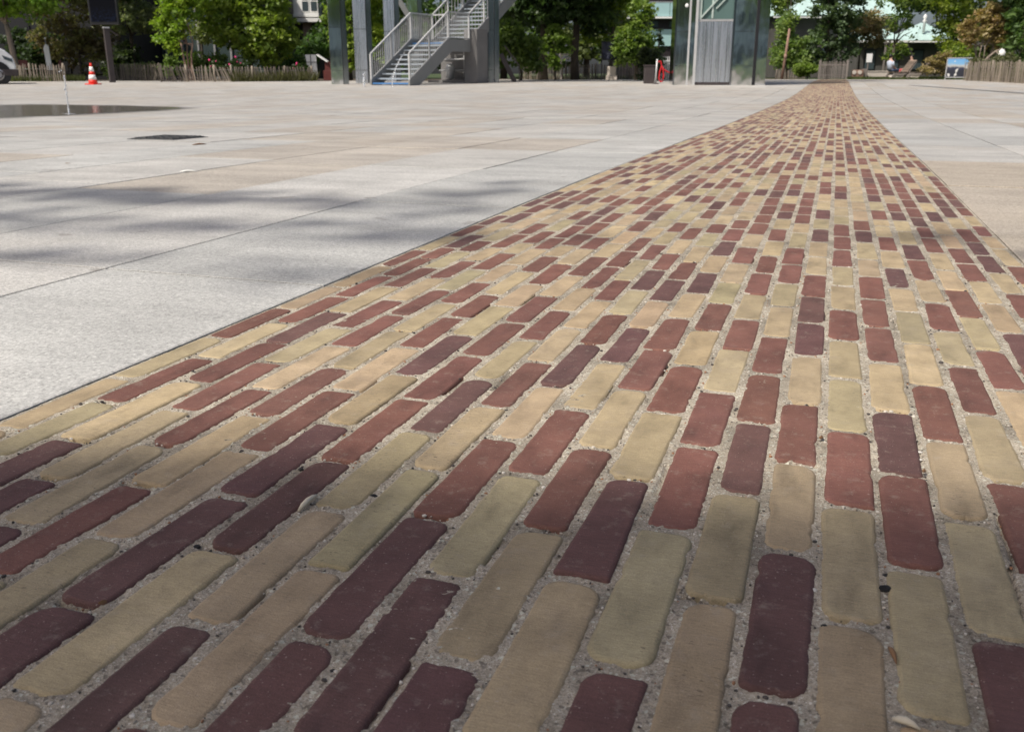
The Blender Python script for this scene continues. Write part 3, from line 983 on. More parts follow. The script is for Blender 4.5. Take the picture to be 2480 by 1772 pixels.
def crown_pts(blobs, n, clump=.35, per=26):
    vol = np.array([b[3] * b[4] * b[5] for b in blobs]) ** .8
    vol /= vol.sum()
    out, cid = [], []
    m = max(4, n // per)
    for q in range(m):
        b = blobs[rng.choice(len(blobs), p=vol)]
        d = rng.normal(0, 1, 3); d /= np.linalg.norm(d)
        r = rng.uniform(.18, 1.0) ** .5
        c = np.array(b[:3]) + d * r * np.array(b[3:6])
        k = max(4, int(rng.normal(per, per * .35)))
        out.append(c + rng.normal(0, 1, (k, 3)) * clump * np.array([.6, .6, .34]))
        cid.append(np.full(k, q))
    return np.vstack(out), np.concatenate(cid), m

def tree(name, label, base, trunk_h, tr, blobs, n, size, col, bark='bark', cat='tree', group=None, lean=(0, 0), stems=1, clump=.35, var=.22, col2=None, spread=.15, up=.35, stretch=1.5, limbs=6):
    root = tag(empty(name, base), label, cat, group)
    mb = MB()
    for s in range(stems):
        ox, oy = (0, 0) if stems == 1 else (spread * math.cos(s * 2.2), spread * math.sin(s * 2.2))
        b0 = blobs[s % len(blobs)]
        pts = [(ox, oy, -.1), (ox + lean[0] * .3 + U(-.04, .04), oy + lean[1] * .3, trunk_h * .35), (ox * 1.5 + lean[0] * .7 + U(-.06, .06), oy * 1.5 + lean[1] * .7, trunk_h * .72), (ox * 2 + lean[0], oy * 2 + lean[1], trunk_h)]
        mb.tube(pts, [tr * 1.2, tr * .95, tr * .8, tr * .62], 9)
        for l in range(limbs):
            b = random.choice(blobs)
            e = Vector((b[0] + U(-.6, .6) * b[3], b[1] + U(-.6, .6) * b[4], b[2] + U(-.3, .6) * b[5]))
            s0 = Vector(pts[-1]) if l else Vector(pts[-1]); f = U(.75, 1.0)
            s0 = Vector(pts[2]) + (Vector(pts[3]) - Vector(pts[2])) * f
            mid = (s0 + e) / 2 + Vector((0, 0, .12 * (e - s0).length))
            mb.tube([s0, mid, e], [tr * .42, tr * .26, tr * .08], 6)
    mb.build('trunk', bark, root, True)
    P, cid, m = crown_pts(blobs, n, clump)
    cb = rng.uniform(1 - var, 1 + var, m)
    base_c = np.array(col)
    C = np.tile(base_c, (m, 1)) * cb[:, None]
    if col2 is not None:
        w = rng.random(m)[:, None] ** 1.5
        C = C * (1 - w) + np.array(col2) * cb[:, None] * w
    C = C * np.interp(C[:, 1:2], [.03, .09, .16], [2.1, 2.7, 2.05])
    C = C[cid] * rng.uniform(.82, 1.18, (len(P), 1))
    leaves('crown', P, size, np.clip(C, .004, .6), root, up, stretch)
    return root

def TB(px, D):
    return at(PX(px, D), D)

def frame_blob(cols, D0, base):
    """blobs given as (photo x, height m, distance, half width, half depth, half height) relative to base"""
    out = []
    for (px, z, D, rx, ry, rz) in cols:
        p = at(PX(px, D), D, 0)
        out.append((p[0] - base[0], p[1] - base[1], z - base[2], rx, ry, rz))
    return out

LIME = (.105, .155, .022); MID = (.055, .090, .020); DARK = (.022, .040, .014); OLIVE = (.075, .088, .034); GREYG = (.125, .135, .080)
BRONZE = (.060, .045, .026); RUST = (.125, .088, .044)
GT = 'trees round the plaza'

def T(name, label, px, D, th, tr, cols, n, size, col, **kw):
    b = TB(px, D)
    return tree(name, label, b, th, tr, frame_blob(cols, D, b), n, size, col, group=kw.pop('group', GT), **kw)

# left side
T('plane_tree', 'leaning pale-trunked tree with bright green leaves behind the white van', 46, 41, 2.4, .135,
  [(20, 3.7, 41, 1.6, 1.5, 1.0), (-60, 3.6, 41, 1.8, 1.5, 1.1), (90, 3.3, 41.5, 1.3, 1.3, .75), (10, 5.6, 41, 2.4, 2.2, 1.8), (38, 2.55, 40.6, .35, .3, .3)], 9000, .17, LIME, bark='pale_bark', lean=(-.28, .05), col2=(.07, .12, .02))
T('plum_tree', 'bronze leaved bushy tree behind the screen post', 200, 45, 1.2, .10,
  [(165, 1.9, 45, 1.2, 1.2, 1.0), (220, 1.6, 45.5, 1.2, 1.1, 1.2), (262, 2.0, 45, .6, .8, 1.0), (180, 3.6, 45, 1.7, 1.5, 1.2), (235, 4.6, 45, 2.0, 1.8, 1.4)], 8500, .14, BRONZE, col2=(.10, .105, .045), clump=.3)
T('pine_tree', 'grey green pine with soft needles above the concrete wall end', 330, 49, 2.2, .12,
  [(320, 3.2, 49, 1.5, 1.4, .9), (375, 2.9, 49, 1.0, 1.2, .7), (300, 4.6, 49, 2.0, 1.8, 1.2), (360, 5.6, 49, 2.2, 2, 1.4)], 9000, .12, GREYG, clump=.28, col2=(.06, .075, .04), stretch=2.6)
T('young_maple', 'bright lime green young tree on three slim pink stems behind the fence', 462, 42, 1.55, .045,
  [(440, 2.7, 42, .75, .7, .75), (415, 2.1, 42, .55, .55, .6), (440, 1.55, 42, .42, .4, .45), (470, 3.6, 42, 1.0, 1.0, 1.1), (430, 4.8, 42, 1.2, 1.2, 1.2)], 6500, .13, (.12, .165, .018), bark='pink_bark', stems=3, clump=.24, col2=(.07, .115, .015), limbs=3)
T('magnolia_tree', 'large dense yellow green tree left of the mirrored pylons', 610, 44.5, 1.4, .13,
  [(560, 2.6, 44.5, 1.0, 1.3, 1.1), (620, 2.2, 44, 1.25, 1.3, 1.25), (672, 2.1, 44.3, 1.0, 1.2, 1.15), (590, 3.7, 44.5, 1.7, 1.5, 1.0), (660, 3.7, 44.5, 1.2, 1.3, 1.0), (640, 1.25, 43.8, .8, .7, .6)], 13500, .15, (.115, .148, .024), col2=(.065, .098, .022), clump=.27)
T('wall_shrub', 'grey green feathery shrub in front of the concrete wall', 355, 47, .5, .04,
  [(348, .62, 47, .5, .5, .36), (375, .6, 47, .45, .4, .34), (325, .5, 47, .5, .4, .34)], 1500, .08, (.10, .115, .06), clump=.16, cat='shrub', group='shrubs behind the fences', stretch=2.4)
T('birch_tree', 'thin grey-barked tree between the lime tree and the dense tree', 497, 45, 3.4, .06,
  [(505, 3.6, 45, .8, .8, .8), (500, 2.3, 45, .5, .5, .6), (520, 4.8, 45, 1.2, 1.2, 1.0)], 2600, .13, OLIVE, bark='bark', clump=.25)
T('linden_tree', 'yellow green tree seen between the two left mirrored pylons', 850, 47, 1.6, .1,
  [(850, 2.6, 47, 1.1, 1.2, 1.2), (915, 2.9, 47.5, 1.0, 1.2, 1.3), (850, 1.2, 46.5, .8, .8, .7), (920, 1.3, 47, .8, .8, .8), (880, 4.6, 47, 2.0, 1.8, 1.4)], 8000, .15, (.115, .150, .020), col2=(.055, .09, .018), clump=.28)
T('box_shrub', 'dark green shrub under the white house bay', 720, 47, .6, .05, [(725, 1.0, 47, .55, .5, .5), (755, 1.5, 47.5, .6, .5, .7), (785, 1.7, 48, .6, .6, .8), (700, .8, 46.5, .5, .5, .5)], 3600, .11, (.04, .07, .022), clump=.2, cat='shrub', group='shrubs behind the fences')
T('laurel_bush', 'dark glossy bush between the leaning trunk and the bronze tree', 95, 47, .5, .05, [(85, 1.0, 47, .9, .7, .8), (120, 1.5, 47.5, .8, .7, .9), (60, 1.7, 48, .8, .7, .9)], 3600, .14, (.020, .032, .014), clump=.24, cat='shrub', group='shrubs behind the fences')
T('laurel_bush', 'dark bush in deep shade behind the low shaded fence', 300, 48.5, .5, .05, [(290, .8, 48.5, .9, .7, .6), (315, 1.3, 49, .5, .6, .7)], 2400, .13, (.028, .040, .018), clump=.22, cat='shrub', group='shrubs behind the fences')
T('viburnum_bush', 'yellow green bush low behind the sagging fence', 505, 43.5, .4, .05, [(490, .8, 43.5, .6, .5, .5), (530, .75, 43.5, .6, .5, .45), (420, .7, 43, .4, .4, .4)], 2600, .11, (.055, .080, .022), clump=.2, cat='shrub', group='shrubs behind the fences')
# centre
T('chestnut_tree', 'big dark crowned tree left of centre behind the stairs', 1315, 47, 3.0, .22,
  [(1290, 4.0, 47, 1.9, 2.0, 1.1), (1240, 3.5, 47, 1.1, 1.6, .9), (1345, 3.5, 46.5, 1.3, 1.8, .9), (1300, 6.2, 47, 3.4, 3.2, 2.0), (1300, 3.0, 48, 1.6, 1.6, .7)], 14000, .18, DARK, col2=(.03, .05, .016), clump=.34)
T('chestnut_tree', 'second dark crowned tree right of centre with a bare trunk', 1392, 48, 3.0, .20,
  [(1400, 3.9, 48, 1.8, 2.0, 1.1), (1440, 3.0, 48, .9, 1.5, .8), (1400, 6.0, 48, 3.2, 3.0, 2.0)], 11000, .18, (.020, .036, .012), col2=(.035, .055, .016), clump=.34)
T('hazel_bush', 'mid green bush right of the stairs in front of the dark trees', 1262, 44, .7, .06,
  [(1240, 2.0, 44, .75, .7, .6), (1275, 1.35, 43.8, .65, .6, .65), (1222, 1.6, 44, .5, .6, .6), (1285, .75, 43.6, .45, .4, .4)], 4200, .13, (.070, .098, .024), col2=(.04, .06, .02), clump=.24, cat='shrub', group='shrubs behind the fences')
T('hazel_bush', 'light green leafy shoot hanging between the dark trunks', 1345, 46, 1.3, .05,
  [(1345, 2.2, 46, .45, .45, .45), (1320, 1.6, 46, .35, .35, .35), (1365, 1.7, 46, .35, .35, .4), (1340, 1.0, 46, .3, .3, .5)], 1700, .12, (.075, .11, .024), clump=.2, cat='shrub', group='shrubs behind the fences')
T('acacia_tree', 'bright yellow green tree over the dark blue info board', 1480, 49, 2.2, .11,
  [(1465, 3.5, 49, 1.1, 1.2, 1.0), (1505, 3.7, 49, .9, 1.0, .9), (1470, 5.4, 49, 2.0, 1.8, 1.4), (1440, 2.3, 49, .6, .7, .6)], 6500, .15, (.115, .15, .016), col2=(.05, .08, .016), clump=.28)
T('elm_tree', 'mid green tree left of the lift tower in front of the aqua balcony', 1540, 46, 1.0, .1,
  [(1540, 2.1, 46, .75, .8, .9), (1510, 1.5, 46, .6, .7, .7), (1550, 1.2, 46, .6, .6, .6), (1545, 3.2, 46, .6, .7, .5)], 5200, .13, (.095, .130, .028), col2=(.055, .085, .022), clump=.23)
T('cypress_tree', 'slim dark conifer just left of the lift tower', 1592, 45, .6, .05,
  [(1592, .9, 45, .32, .3, .6), (1592, 1.6, 45, .22, .2, .5), (1592, 2.2, 45, .11, .1, .35)], 1800, .07, (.016, .028, .014), clump=.09, var=.3)
T('privet_bush', 'dark bush beside the lift tower behind the red strap', 1572, 43, .4, .04,
  [(1570, 1.0, 43, .5, .5, .5), (1565, .5, 43, .5, .45, .4)], 1900, .10, (.030, .040, .020), clump=.17, cat='shrub', group='shrubs behind the fences')
# right
T('holm_oak', 'tall dark evergreen tree above the slat gate', 2000, 55, 1.4, .16,
  [(2000, 2.6, 55, 1.1, 1.2, 1.0), (2010, 3.9, 55, 1.5, 1.5, 1.2), (1985, 1.7, 55, 1.0, 1.0, .9), (2030, 1.6, 55, 1.0, .9, .8), (2005, 5.8, 55, 2.0, 1.8, 1.6), (2040, 2.9, 55, .8, .8, .8)], 10500, .15, (.030, .045, .022), col2=(.055, .08, .042), clump=.27)
T('elder_tree', 'green leafy tree right beside the lift tower', 1905, 56, 1.6, .1,
  [(1895, 2.9, 56, .55, .9, 1.1), (1925, 1.7, 56, 1.1, 1.2, .8), (1895, 1.4, 56, .8, 1, .8), (1940, 1.0, 55.5, .9, .8, .6), (1880, 4.8, 57, .9, 1.2, 1.2)], 7000, .14, (.07, .105, .036), col2=(.105, .135, .036), clump=.26)
T('ball_bush', 'rounded yellow green bush left of the slat gate', 1955, 53, .3, .04, [(1955, .65, 53, .6, .5, .42), (1935, .6, 53, .4, .4, .35)], 1800, .10, (.075, .105, .022), clump=.14, cat='shrub', group='shrubs behind the fences')
T('smoke_bush', 'reddish brown shrub right of the tall dark evergreen', 2075, 58, 1.6, .07,
  [(2050, 2.7, 58, .8, .8, .6), (2090, 3.3, 58, .9, .9, .8), (2105, 2.5, 58, .7, .7, .6)], 3600, .13, (.135, .100, .062), col2=(.075, .08, .045), clump=.24, cat='shrub', group='shrubs behind the fences')
T('ash_tree', 'green tree standing before the pale mint roofs', 2155, 60, 2.0, .12,
  [(2160, 3.5, 60, .9, 1.0, .7), (2190, 2.9, 60, .6, .8, .5), (2180, 5.2, 60, 2.4, 2.2, 1.2), (2160, 1.6, 60, .7, .8, .6)], 3600, .15, (.050, .078, .026), col2=(.10, .125, .026), clump=.28)
T('gleditsia_tree', 'yellow green layered tree right of the pointed pavilion roof', 2300, 54, 2.0, .12,
  [(2305, 3.4, 54, 1.2, 1.4, .9), (2262, 3.9, 54, .8, 1.0, .5), (2330, 2.9, 54, 1.2, 1.2, .8), (2300, 2.1, 54, 1.1, 1.1, .6), (2290, 5.2, 54, 2.4, 2.2, 1.3), (2310, 1.4, 53, .9, .8, .5)], 9500, .14, (.125, .150, .024), col2=(.07, .098, .022), clump=.26)
T('tamarisk_bush', 'tall rusty brown flowering bush on many stems behind the right fence', 2370, 44, 1.5, .03,
  [(2350, 2.4, 44, .75, .7, .55), (2395, 2.7, 44, .75, .7, .6), (2375, 3.0, 44, .6, .6, .4), (2330, 1.9, 44, .4, .4, .4), (2400, 1.9, 44, .5, .5, .4)], 5200, .10, RUST, bark='pale_bark', stems=6, clump=.17, col2=(.12, .10, .045), cat='shrub', group='shrubs behind the fences', spread=.22, limbs=4)
T('bamboo_clump', 'dark green bamboo clump at the right edge', 2462, 43, 2.4, .025,
  [(2450, 2.5, 43, .7, .7, .9), (2480, 1.9, 42, .7, .7, .8), (2500, 3.2, 43, 1.2, 1.0, 1.2), (2455, 4.2, 43, 1.4, 1.2, 1.2), (2440, 1.3, 43, .5, .5, .5)], 7000, .13, (.035, .060, .020), bark='pale_bark', stems=7, col2=(.06, .09, .028), clump=.22, stretch=2.6, spread=.3, limbs=3)
T('lavender_bush', 'low olive shrub row behind the right slat fence', 2395, 42, .25, .03, [(2365, .75, 43, .5, .5, .35), (2400, .8, 42, .6, .5, .35), (2430, .85, 41, .5, .5, .35)], 2600, .08, (.06, .062, .034), clump=.15, cat='shrub', group='shrubs behind the fences')
T('dock_weeds', 'tall dry brown weeds left of the photo panel', 2262, 51, .2, .02, [(2250, .8, 51, .6, .5, .4), (2275, 1.1, 51, .4, .4, .5), (2285, .6, 51, .3, .3, .4)], 1500, .09, (.12, .095, .05), clump=.16, cat='shrub', group='shrubs behind the fences', stretch=2.6)
# belt behind
belt = [(-160, 60), (60, 58), (190, 62), (420, 64), (560, 60), (880, 62), (1000, 58), (1090, 66), (1220, 60), (1420, 62), (1530, 88), (2150, 84), (2260, 86), (2380, 60), (2480, 62), (2620, 58)]
BW = ['first', 'second', 'third', 'fourth', 'fifth', 'sixth', 'seventh', 'eighth', 'ninth', 'tenth', 'eleventh', 'twelfth', 'thirteenth', 'fourteenth', 'fifteenth', 'sixteenth', 'seventeenth', 'eighteenth']
for q, (px, D) in enumerate(belt):
    w = U(2.6, 3.4)
    zl = 1.7 if D < 70 else 6.0
    T('park_tree', 'tall park tree in the far row, %s from the left' % BW[q], px, D, 2.6, .2,
      [(px, zl + 1.2, D, w, 2.4, 1.6), (px - 35, zl + .2, D - .5, w * .6, 1.6, 1.2), (px + 40, zl + .3, D, w * .6, 1.6, 1.2), (px, zl + 4.2, D, w * 1.1, 2.8, 2.2)], 5200, .24,
      random.choice([MID, DARK, OLIVE, (.04, .068, .02)]), col2=(.03, .05, .016), clump=.42, group='far row of park trees')

# roses behind the long fence
def rose(px, py, D, label):
    b = TB(px, D)
    root = tag(empty('rose_bush', b), label, 'rose bush', 'rose bushes behind the long fence')
    z = ZP(py, D) - b[2]
    P, cid, m = crown_pts([(0, 0, z * .62, .42, .35, z * .36)], 700, .12)
    C = np.tile((.045, .075, .026), (len(P), 1)) * rng.uniform(.7, 1.3, (len(P), 1))
    leaves('foliage', P, .07, C, root)
    mb = MB()
    for s in range(4): mb.tube([(U(-.1, .1), U(-.1, .1), 0), (U(-.2, .2), U(-.1, .1), z * .9)], .008, 5)
    mb.build('stems', 'bark', root)
    mb = MB(); mb.blob((0, -.32, z), (.05, .045, .045), 8, 6, .15); mb.build('bloom', 'petal_pink', root, True)
    for k in range(2):
        mb = MB(); mb.blob((U(-.4, .4), -.3, z - U(.05, .3)), (.028, .028, .028), 7, 5, .15); mb.build('bloom', 'petal_pink', root, True)
rose(523, 146, 41.8, 'rose bush with one bright pink bloom right of the lime tree')
rose(586, 139, 42.2, 'rose bush with the highest pink bloom behind the long fence')
rose(570, 157, 42.0, 'low rose bush with small coral blooms over the long fence')
rose(731, 154, 43.0, 'rose bush with a pale pink bloom by the white board')

# ================================================================== slat fences
def slat_mesh(h, w, t, seed):
    r = random.Random(seed); mb = MB()
    vs = []; k = [(0, 1), (.5, r.uniform(.85, 1.1)), (.93, r.uniform(.75, 1.0)), (1.0, r.uniform(.25, .6))]
    for f, s in k:
        ox = r.uniform(-.005, .005)
        for x, y in ((-1, -1), (1, -1), (1, 1), (-1, 1)): vs.append((x * w / 2 * s + ox, y * t / 2, h * f))
    fs = [(3, 2, 1, 0), (12, 13, 14, 15)]
    for q in range(3):
        for i in range(4):
            j = (i + 1) % 4
            fs.append((q * 4 + i, q * 4 + j, q * 4 + 4 + j, q * 4 + 4 + i))
    mb.add(vs, fs)
    return mb.mesh('slat')

def slat_fence(pa, pb, h, label, step=.072, posts=(), lean=.05, leanbias=0.0, mat='chestnut', name='slat_fence'):
    a_, b_ = np.array(pa[:2]), np.array(pb[:2])
    Lg = np.linalg.norm(b_ - a_); ang = math.atan2(*(b_ - a_)[::-1])
    root = tag(empty(name, (a_[0], a_[1], pa[2]), ang), label, 'fence', 'split chestnut slat fences round the plaza')
    var = [slat_mesh(h * U(.93, 1.05), U(.030, .046), .014, q) for q in range(6)]
    for v in var: v.materials.append(MATS[mat])
    x = .03; zb = pb[2] - pa[2]
    while x < Lg:
        o = bpy.data.objects.new('slat', random.choice(var)); COL.objects.link(o); o.parent = root
        o.location = (x, random.gauss(0, .006), zb * x / Lg)
        o.rotation_euler = (random.gauss(0, .03), random.gauss(leanbias * math.sin(x * 1.9) ** 2, lean), random.gauss(0, .15))
        x += step * U(.75, 1.3)
    for f in posts:
        mb = MB(); mb.tube([(f * Lg, .03, -.1), (f * Lg + U(-.01, .01), .03, h * .6), (f * Lg + U(-.02, .02), .03, h * 1.06)], [.048, .046, .042], 8)
        o = mb.build('post', mat, root, True); o.location.z = zb * f
    for zz in (.28, .75):
        mb = MB(); mb.tube([(0, .012, h * zz), (Lg / 2, .012, h * zz - .02 + zb / 2), (Lg, .012, h * zz + zb)], .004, 5); mb.build('wire', 'galv', root)
    return root

slat_fence(TB(-30, 39.6), TB(160, 40.2), .68, 'weathered slat fence behind the white van and the water jet', posts=(.28, .55, .98))
slat_fence(TB(268, 46), TB(392, 44.5), .72, 'low slat fence in deep shade right of the screen post', posts=(.02, .5, .97))
slat_fence(TB(392, 38.6), TB(575, 39.4), .62, 'sagging slat fence with leaning slats in front of the lime tree', posts=(0.0, .33, .70, .93), lean=.07, leanbias=-.32)
slat_fence(TB(575, 39.4), TB(760, 41.2), .58, 'long slat fence half buried in grass left of the pylons', posts=(.2, .62, .98), lean=.09, leanbias=-.2)
slat_fence(TB(1262, 52), TB(1590, 52.5), .78, 'dark shaded slat fence under the big central trees', posts=(.05, .3, .55, .8))
slat_fence(TB(1878, 55), TB(1950, 55), .50, 'short low slat fence between the lift tower and the gate', posts=(.02,), step=.085)
slat_fence(TB(2333, 42.5), TB(2600, 31.0), .80, 'long slat fence coming forward along the right edge', posts=(.04, .3, .55, .80, .9), lean=.03, step=.085)
# slat gate closing the path
ga, gb = TB(1983, 51.2), TB(2049, 51.2)
gr = tag(empty('slat_gate', ga, PHI), 'upright grey slat gate closing the far end of the brick path', 'gate')
Lg = math.hypot(gb[0] - ga[0], gb[1] - ga[1])
gv = slat_mesh(.93, .042, .018, 3); gv.materials.append(MATS['grey_wood'])
for q in range(17):
    o = bpy.data.objects.new('slat', gv); COL.objects.link(o); o.parent = gr
    o.location = (.06 + q * (Lg - .1) / 16, random.gauss(0, .004), 0); o.scale = (U(.8, 1.15), 1, U(.96, 1.03)); o.rotation_euler = (0, random.gauss(0, .012), 0)
for zz in (.22, .74):
    mb = MB(); mb.box((Lg / 2, .03, zz), (Lg, .03, .07)); mb.build('rail', 'grey_wood', gr)
for xx in (0, Lg):
    mb = MB(); mb.box((xx, .02, .48), (.09, .09, 1.0)); mb.build('post', 'grey_wood', gr)

# grass verge and tufts
def turf_patch(name, label, poly, n, h, col, blades=True):
    """tufts of blades over a quad given as (lat, D) corners"""
    q = [np.array(p) for p in poly]
    u, v = rng.random((2, n))
    P = (q[0] * ((1 - u) * (1 - v))[:, None] + q[1] * (u * (1 - v))[:, None] + q[2] * (u * v)[:, None] + q[3] * ((1 - u) * v)[:, None])
    X = RT[0] * P[:, 0] + FW[0] * P[:, 1]; Y = RT[1] * P[:, 0] + FW[1] * P[:, 1]
    Z = np.interp(P[:, 1], _td, _tz) - .03
    a = rng.uniform(0, 2 * math.pi, n); w = rng.uniform(.012, .03, n); hh = h * rng.uniform(.4, 1.3, n)
    lx, ly = rng.normal(0, .3, n) * hh, rng.normal(0, .3, n) * hh
    V = np.stack([np.c_[X - np.cos(a) * w, Y - np.sin(a) * w, Z], np.c_[X + np.cos(a) * w, Y + np.sin(a) * w, Z], np.c_[X + lx, Y + ly, Z + hh]], 1).reshape(-1, 3)
    C = np.repeat(np.array(col) * rng.uniform(.6, 1.45, (n, 1)), 3, 0)
    o = link(name, np_mesh(name, V, np.arange(3 * n).reshape(n, 3), C), 'leaf')
    tag(o, label, 'grass', kind='stuff')
turf_patch('verge_grass', 'mown grass verge beyond the plaza right of the brick path', [(PX(2052, 50.6), 50.6), (PX(2345, 50.6), 50.6), (PX(2345, 56), 56), (PX(2052, 56), 56)], 9000, .16, (.075, .10, .028))
turf_patch('rough_grass', 'rough grass growing at the foot of the left slat fence', [(PX(20, 39.4), 39.4), (PX(205, 40.6), 40.6), (PX(205, 42.5), 42.5), (PX(20, 41), 41)], 3600, .26, (.085, .10, .035))
turf_patch('fence_grass', 'dry grass growing through the long left slat fence', [(PX(560, 39.0), 39.0), (PX(765, 40.8), 40.8), (PX(765, 42.5), 42.5), (PX(560, 41), 41)], 4200, .40, (.10, .10, .045))
turf_patch('shade_grass', 'shaded ground cover under the central trees', [(PX(1240, 52.6), 52.6), (PX(1620, 52.6), 52.6), (PX(1620, 57), 57), (PX(1240, 57), 57)], 3500, .22, (.035, .05, .02))
turf_patch('fence_weeds', 'tall weeds growing through the right slat fence', [(PX(2350, 42.3), 42.3), (PX(2475, 36), 36), (PX(2500, 37), 37), (PX(2370, 43.6), 43.6)], 2600, .42, (.09, .095, .04))
# grass mound at right edge
mc = at(PX(2690, 47), 47, 0)
mb = MB()
prof = [(5.6, -.1), (4.6, .5), (3.6, 1.0), (2.4, 1.45), (1.2, 1.7), (.2, 1.78)]
mb.lathe(prof, (mc[0], mc[1], .05), 40)
tag(mb.build('grass_mound', 'turf', smooth=True), kind='structure')
# planting bed soil strips
def strip(name, poly, mat, dz):
    mb = MB(); vs = [at(l, D, None, dz) for l, D in poly]
    mb.add(vs, [tuple(range(len(vs)))]); return tag(mb.build(name, mat), kind='structure')
strip('rear_paving', [(-48, -44), (48, -44), (48, -2.9), (-48, -2.9)], 'concrete_wall', -.016)
strip('planting_bed', [(PX(-300, 41.7), 41.7), (-1.3, 41.7), (-1.3, 60), (PX(-300, 60), 60)], 'soil', -.012)
strip('shaded_bed', [(-1.25, 50.7), (PX(1950, 50.7), 50.7), (PX(1950, 62), 62), (-1.25, 62)], 'soil', -.012)

# ================================================================== street things, left
# van at the left edge, nose to the right
vb = at(PX(40, 34.4) - 0.0, 34.6)
van = tag(empty('delivery_van', vb, PHI + .50), 'white van parked at the left edge with only its nose showing', 'van')
sidep = [(-4.9, .45), (-4.9, 2.25), (-4.7, 2.42), (-2.0, 2.42), (-1.55, 2.30), (-.72, 1.36), (-.30, 1.14), (-.08, .92), (-.02, .62), (-.05, .40), (-.30, .34), (-4.7, .34)]
mb = MB(); mb.prism(sidep, -.05, 1.80); body = mb.build('body', 'van_white', van, False, .05)
mb = MB(); mb.prism([(-1.52, 2.16), (-.80, 1.37), (-1.62, 1.37), (-1.95, 2.16)], -.062, 1.815); mb.build('side_window', 'dark_glass', van)
mb = MB(); mb.bar((-1.47, .87, 2.20), (-.76, .87, 1.42), 1.6, .02); mb.build('windscreen', 'dark_glass', van)
mb = MB(); mb.prism([(-.5, .28), (.01, .28), (.03, .44), (-.01, .52), (-.5, .52)], -.065, 1.815); mb.build('bumper', 'dark_grey', van, False, .03)
mb = MB(); mb.prism([(-.42, .98), (-.12, .86), (-.10, .74), (-.36, .84)], -.064, .10); mb.build('headlight', 'window_glass', van)
mb = MB(); mb.prism([(-.42, .98), (-.12, .86), (-.10, .74), (-.36, .84)], 1.65, 1.814); mb.build('headlight', 'window_glass', van)
mb = MB(); mb.box((-1.0, -.17, 1.42), (.16, .18, .26)); mb.build('mirror', 'dark_grey', van, False, .03)
for wx in (-.62, -3.9):
    for wy in (-.04, 1.62):
        mb = MB(); mb.lathe([(.20, 0), (.30, .01), (.325, .05), (.325, .15), (.30, .19), (.20, .20)], (wx, wy - .02, .325), 26, 'Y'); w = mb.build('wheel', 'rubber', van, True)
        mb = MB(); mb.lathe([(.05, -.002), (.13, .012), (.20, .004), (.205, .03)], (wx, wy - .03, .325), 20, 'Y'); mb.build('rim', 'alloy', w, True)
        mb = MB(); mb.lathe([(.42, 0), (.42, .02)], (wx, (-.058 if wy < .5 else 1.805), .36), 24, 'Y'); mb.build('wheel_arch', 'charcoal', van)

# traffic cone
cb = GP(226, 205.5)
cone = tag(empty('traffic_cone', tuple(cb)), 'red and white striped traffic cone beside the screen post', 'traffic cone')
mb = MB(); mb.box((0, 0, .02), (.40, .40, .04)); mb.build('foot', 'cone_red', cone, False, .015)
def rr(z): return .155 - .125 * (z - .04) / .68
zs = [.04, .17, .33, .44, .60, .72]
for q, m_ in enumerate(['cone_red', 'cone_white', 'cone_red', 'cone_white', 'cone_red']):
    mb = MB(); ex = .003 if 'white' in m_ else 0
    mb.lathe([(rr(zs[q]) + ex, zs[q]), (rr(zs[q + 1]) + ex, zs[q + 1])], seg=22); mb.build('band', m_, cone, True)

# screen totem
sb_ = at(PX(273, 37.3), 37.3)
scr = tag(empty('screen_totem', sb_, PHI + .62), 'dark outdoor display screen on a square grey post', 'screen')
mb = MB(); mb.box((0, 0, .98), (.20, .20, 1.96)); mb.build('post', 'dark_grey', scr, False, .008)
mb = MB(); mb.box((0, 0, 1.99), (.22, .22, .05)); mb.build('post_cap', 'galv_pale', scr)
mb = MB(); mb.bar((.05, .02, 1.98), (.42, .1, 1.72), .05, .05); mb.build('strut', 'dark_grey', scr)
ang = -.52
cab = MB(); cab.box((.02, .06, 3.12), (1.06, .26, 2.05), rz=ang); cabo = cab.build('cabinet', 'charcoal', scr, False, .02)
mb = MB(); mb.box((0, 0, .92), (.92, .012, 1.85)); so_ = mb.build('display', 'screen_picture', scr)
off = Matrix.Rotation(ang, 3, 'Z') @ Vector((0, -.137, 0)); so_.location = (.02 + off.x, .06 + off.y, 2.20); so_.rotation_euler = (0, 0, ang)

# cafe things behind the left fence
def cafe_chair(px, D, rz, label):
    c = tag(empty('cafe_chair', TB(px, D), rz), label, 'chair', 'dark red cafe chairs')
    mb = MB(); mb.box((0, 0, .45), (.42, .42, .03)); mb.build('seat', 'maroon', c)
    mb = MB(); mb.box((0, .20, .72), (.40, .025, .30), rx=-.12); mb.build('backrest', 'maroon', c)
    for x in (-.18, .18):
        for y in (-.18, .18):
            mb = MB(); mb.bar((x, y, 0), (x * .95, y * .95, .45 if y < 0 else .85), .025); mb.build('leg', 'maroon', c)
cafe_chair(58, 43, .4, 'dark red cafe chair behind the leaning pale trunk')
cafe_chair(140, 43.4, -.6, 'dark red cafe chair right of the white banner')
b = TB(124, 43)
bn = tag(empty('white_banner', b, PHI), 'narrow white upright banner in the dark behind the left fence', 'banner')
mb = MB(); mb.prism([(-.10, .45), (.13, .45), (.10, 1.45), (-.02, 1.55), (-.13, 1.38)], -.02, .02); mb.build('panel', 'white_paint', bn)
mb = MB(); mb.tube([(-.02, .03, 0), (-.02, .03, 1.75)], .012, 6); mb.build('pole', 'galv', bn)
mb = MB(); mb.blob((-.02, .03, 1.78), (.05, .05, .04)); mb.build('knob', 'white_paint', bn, True)

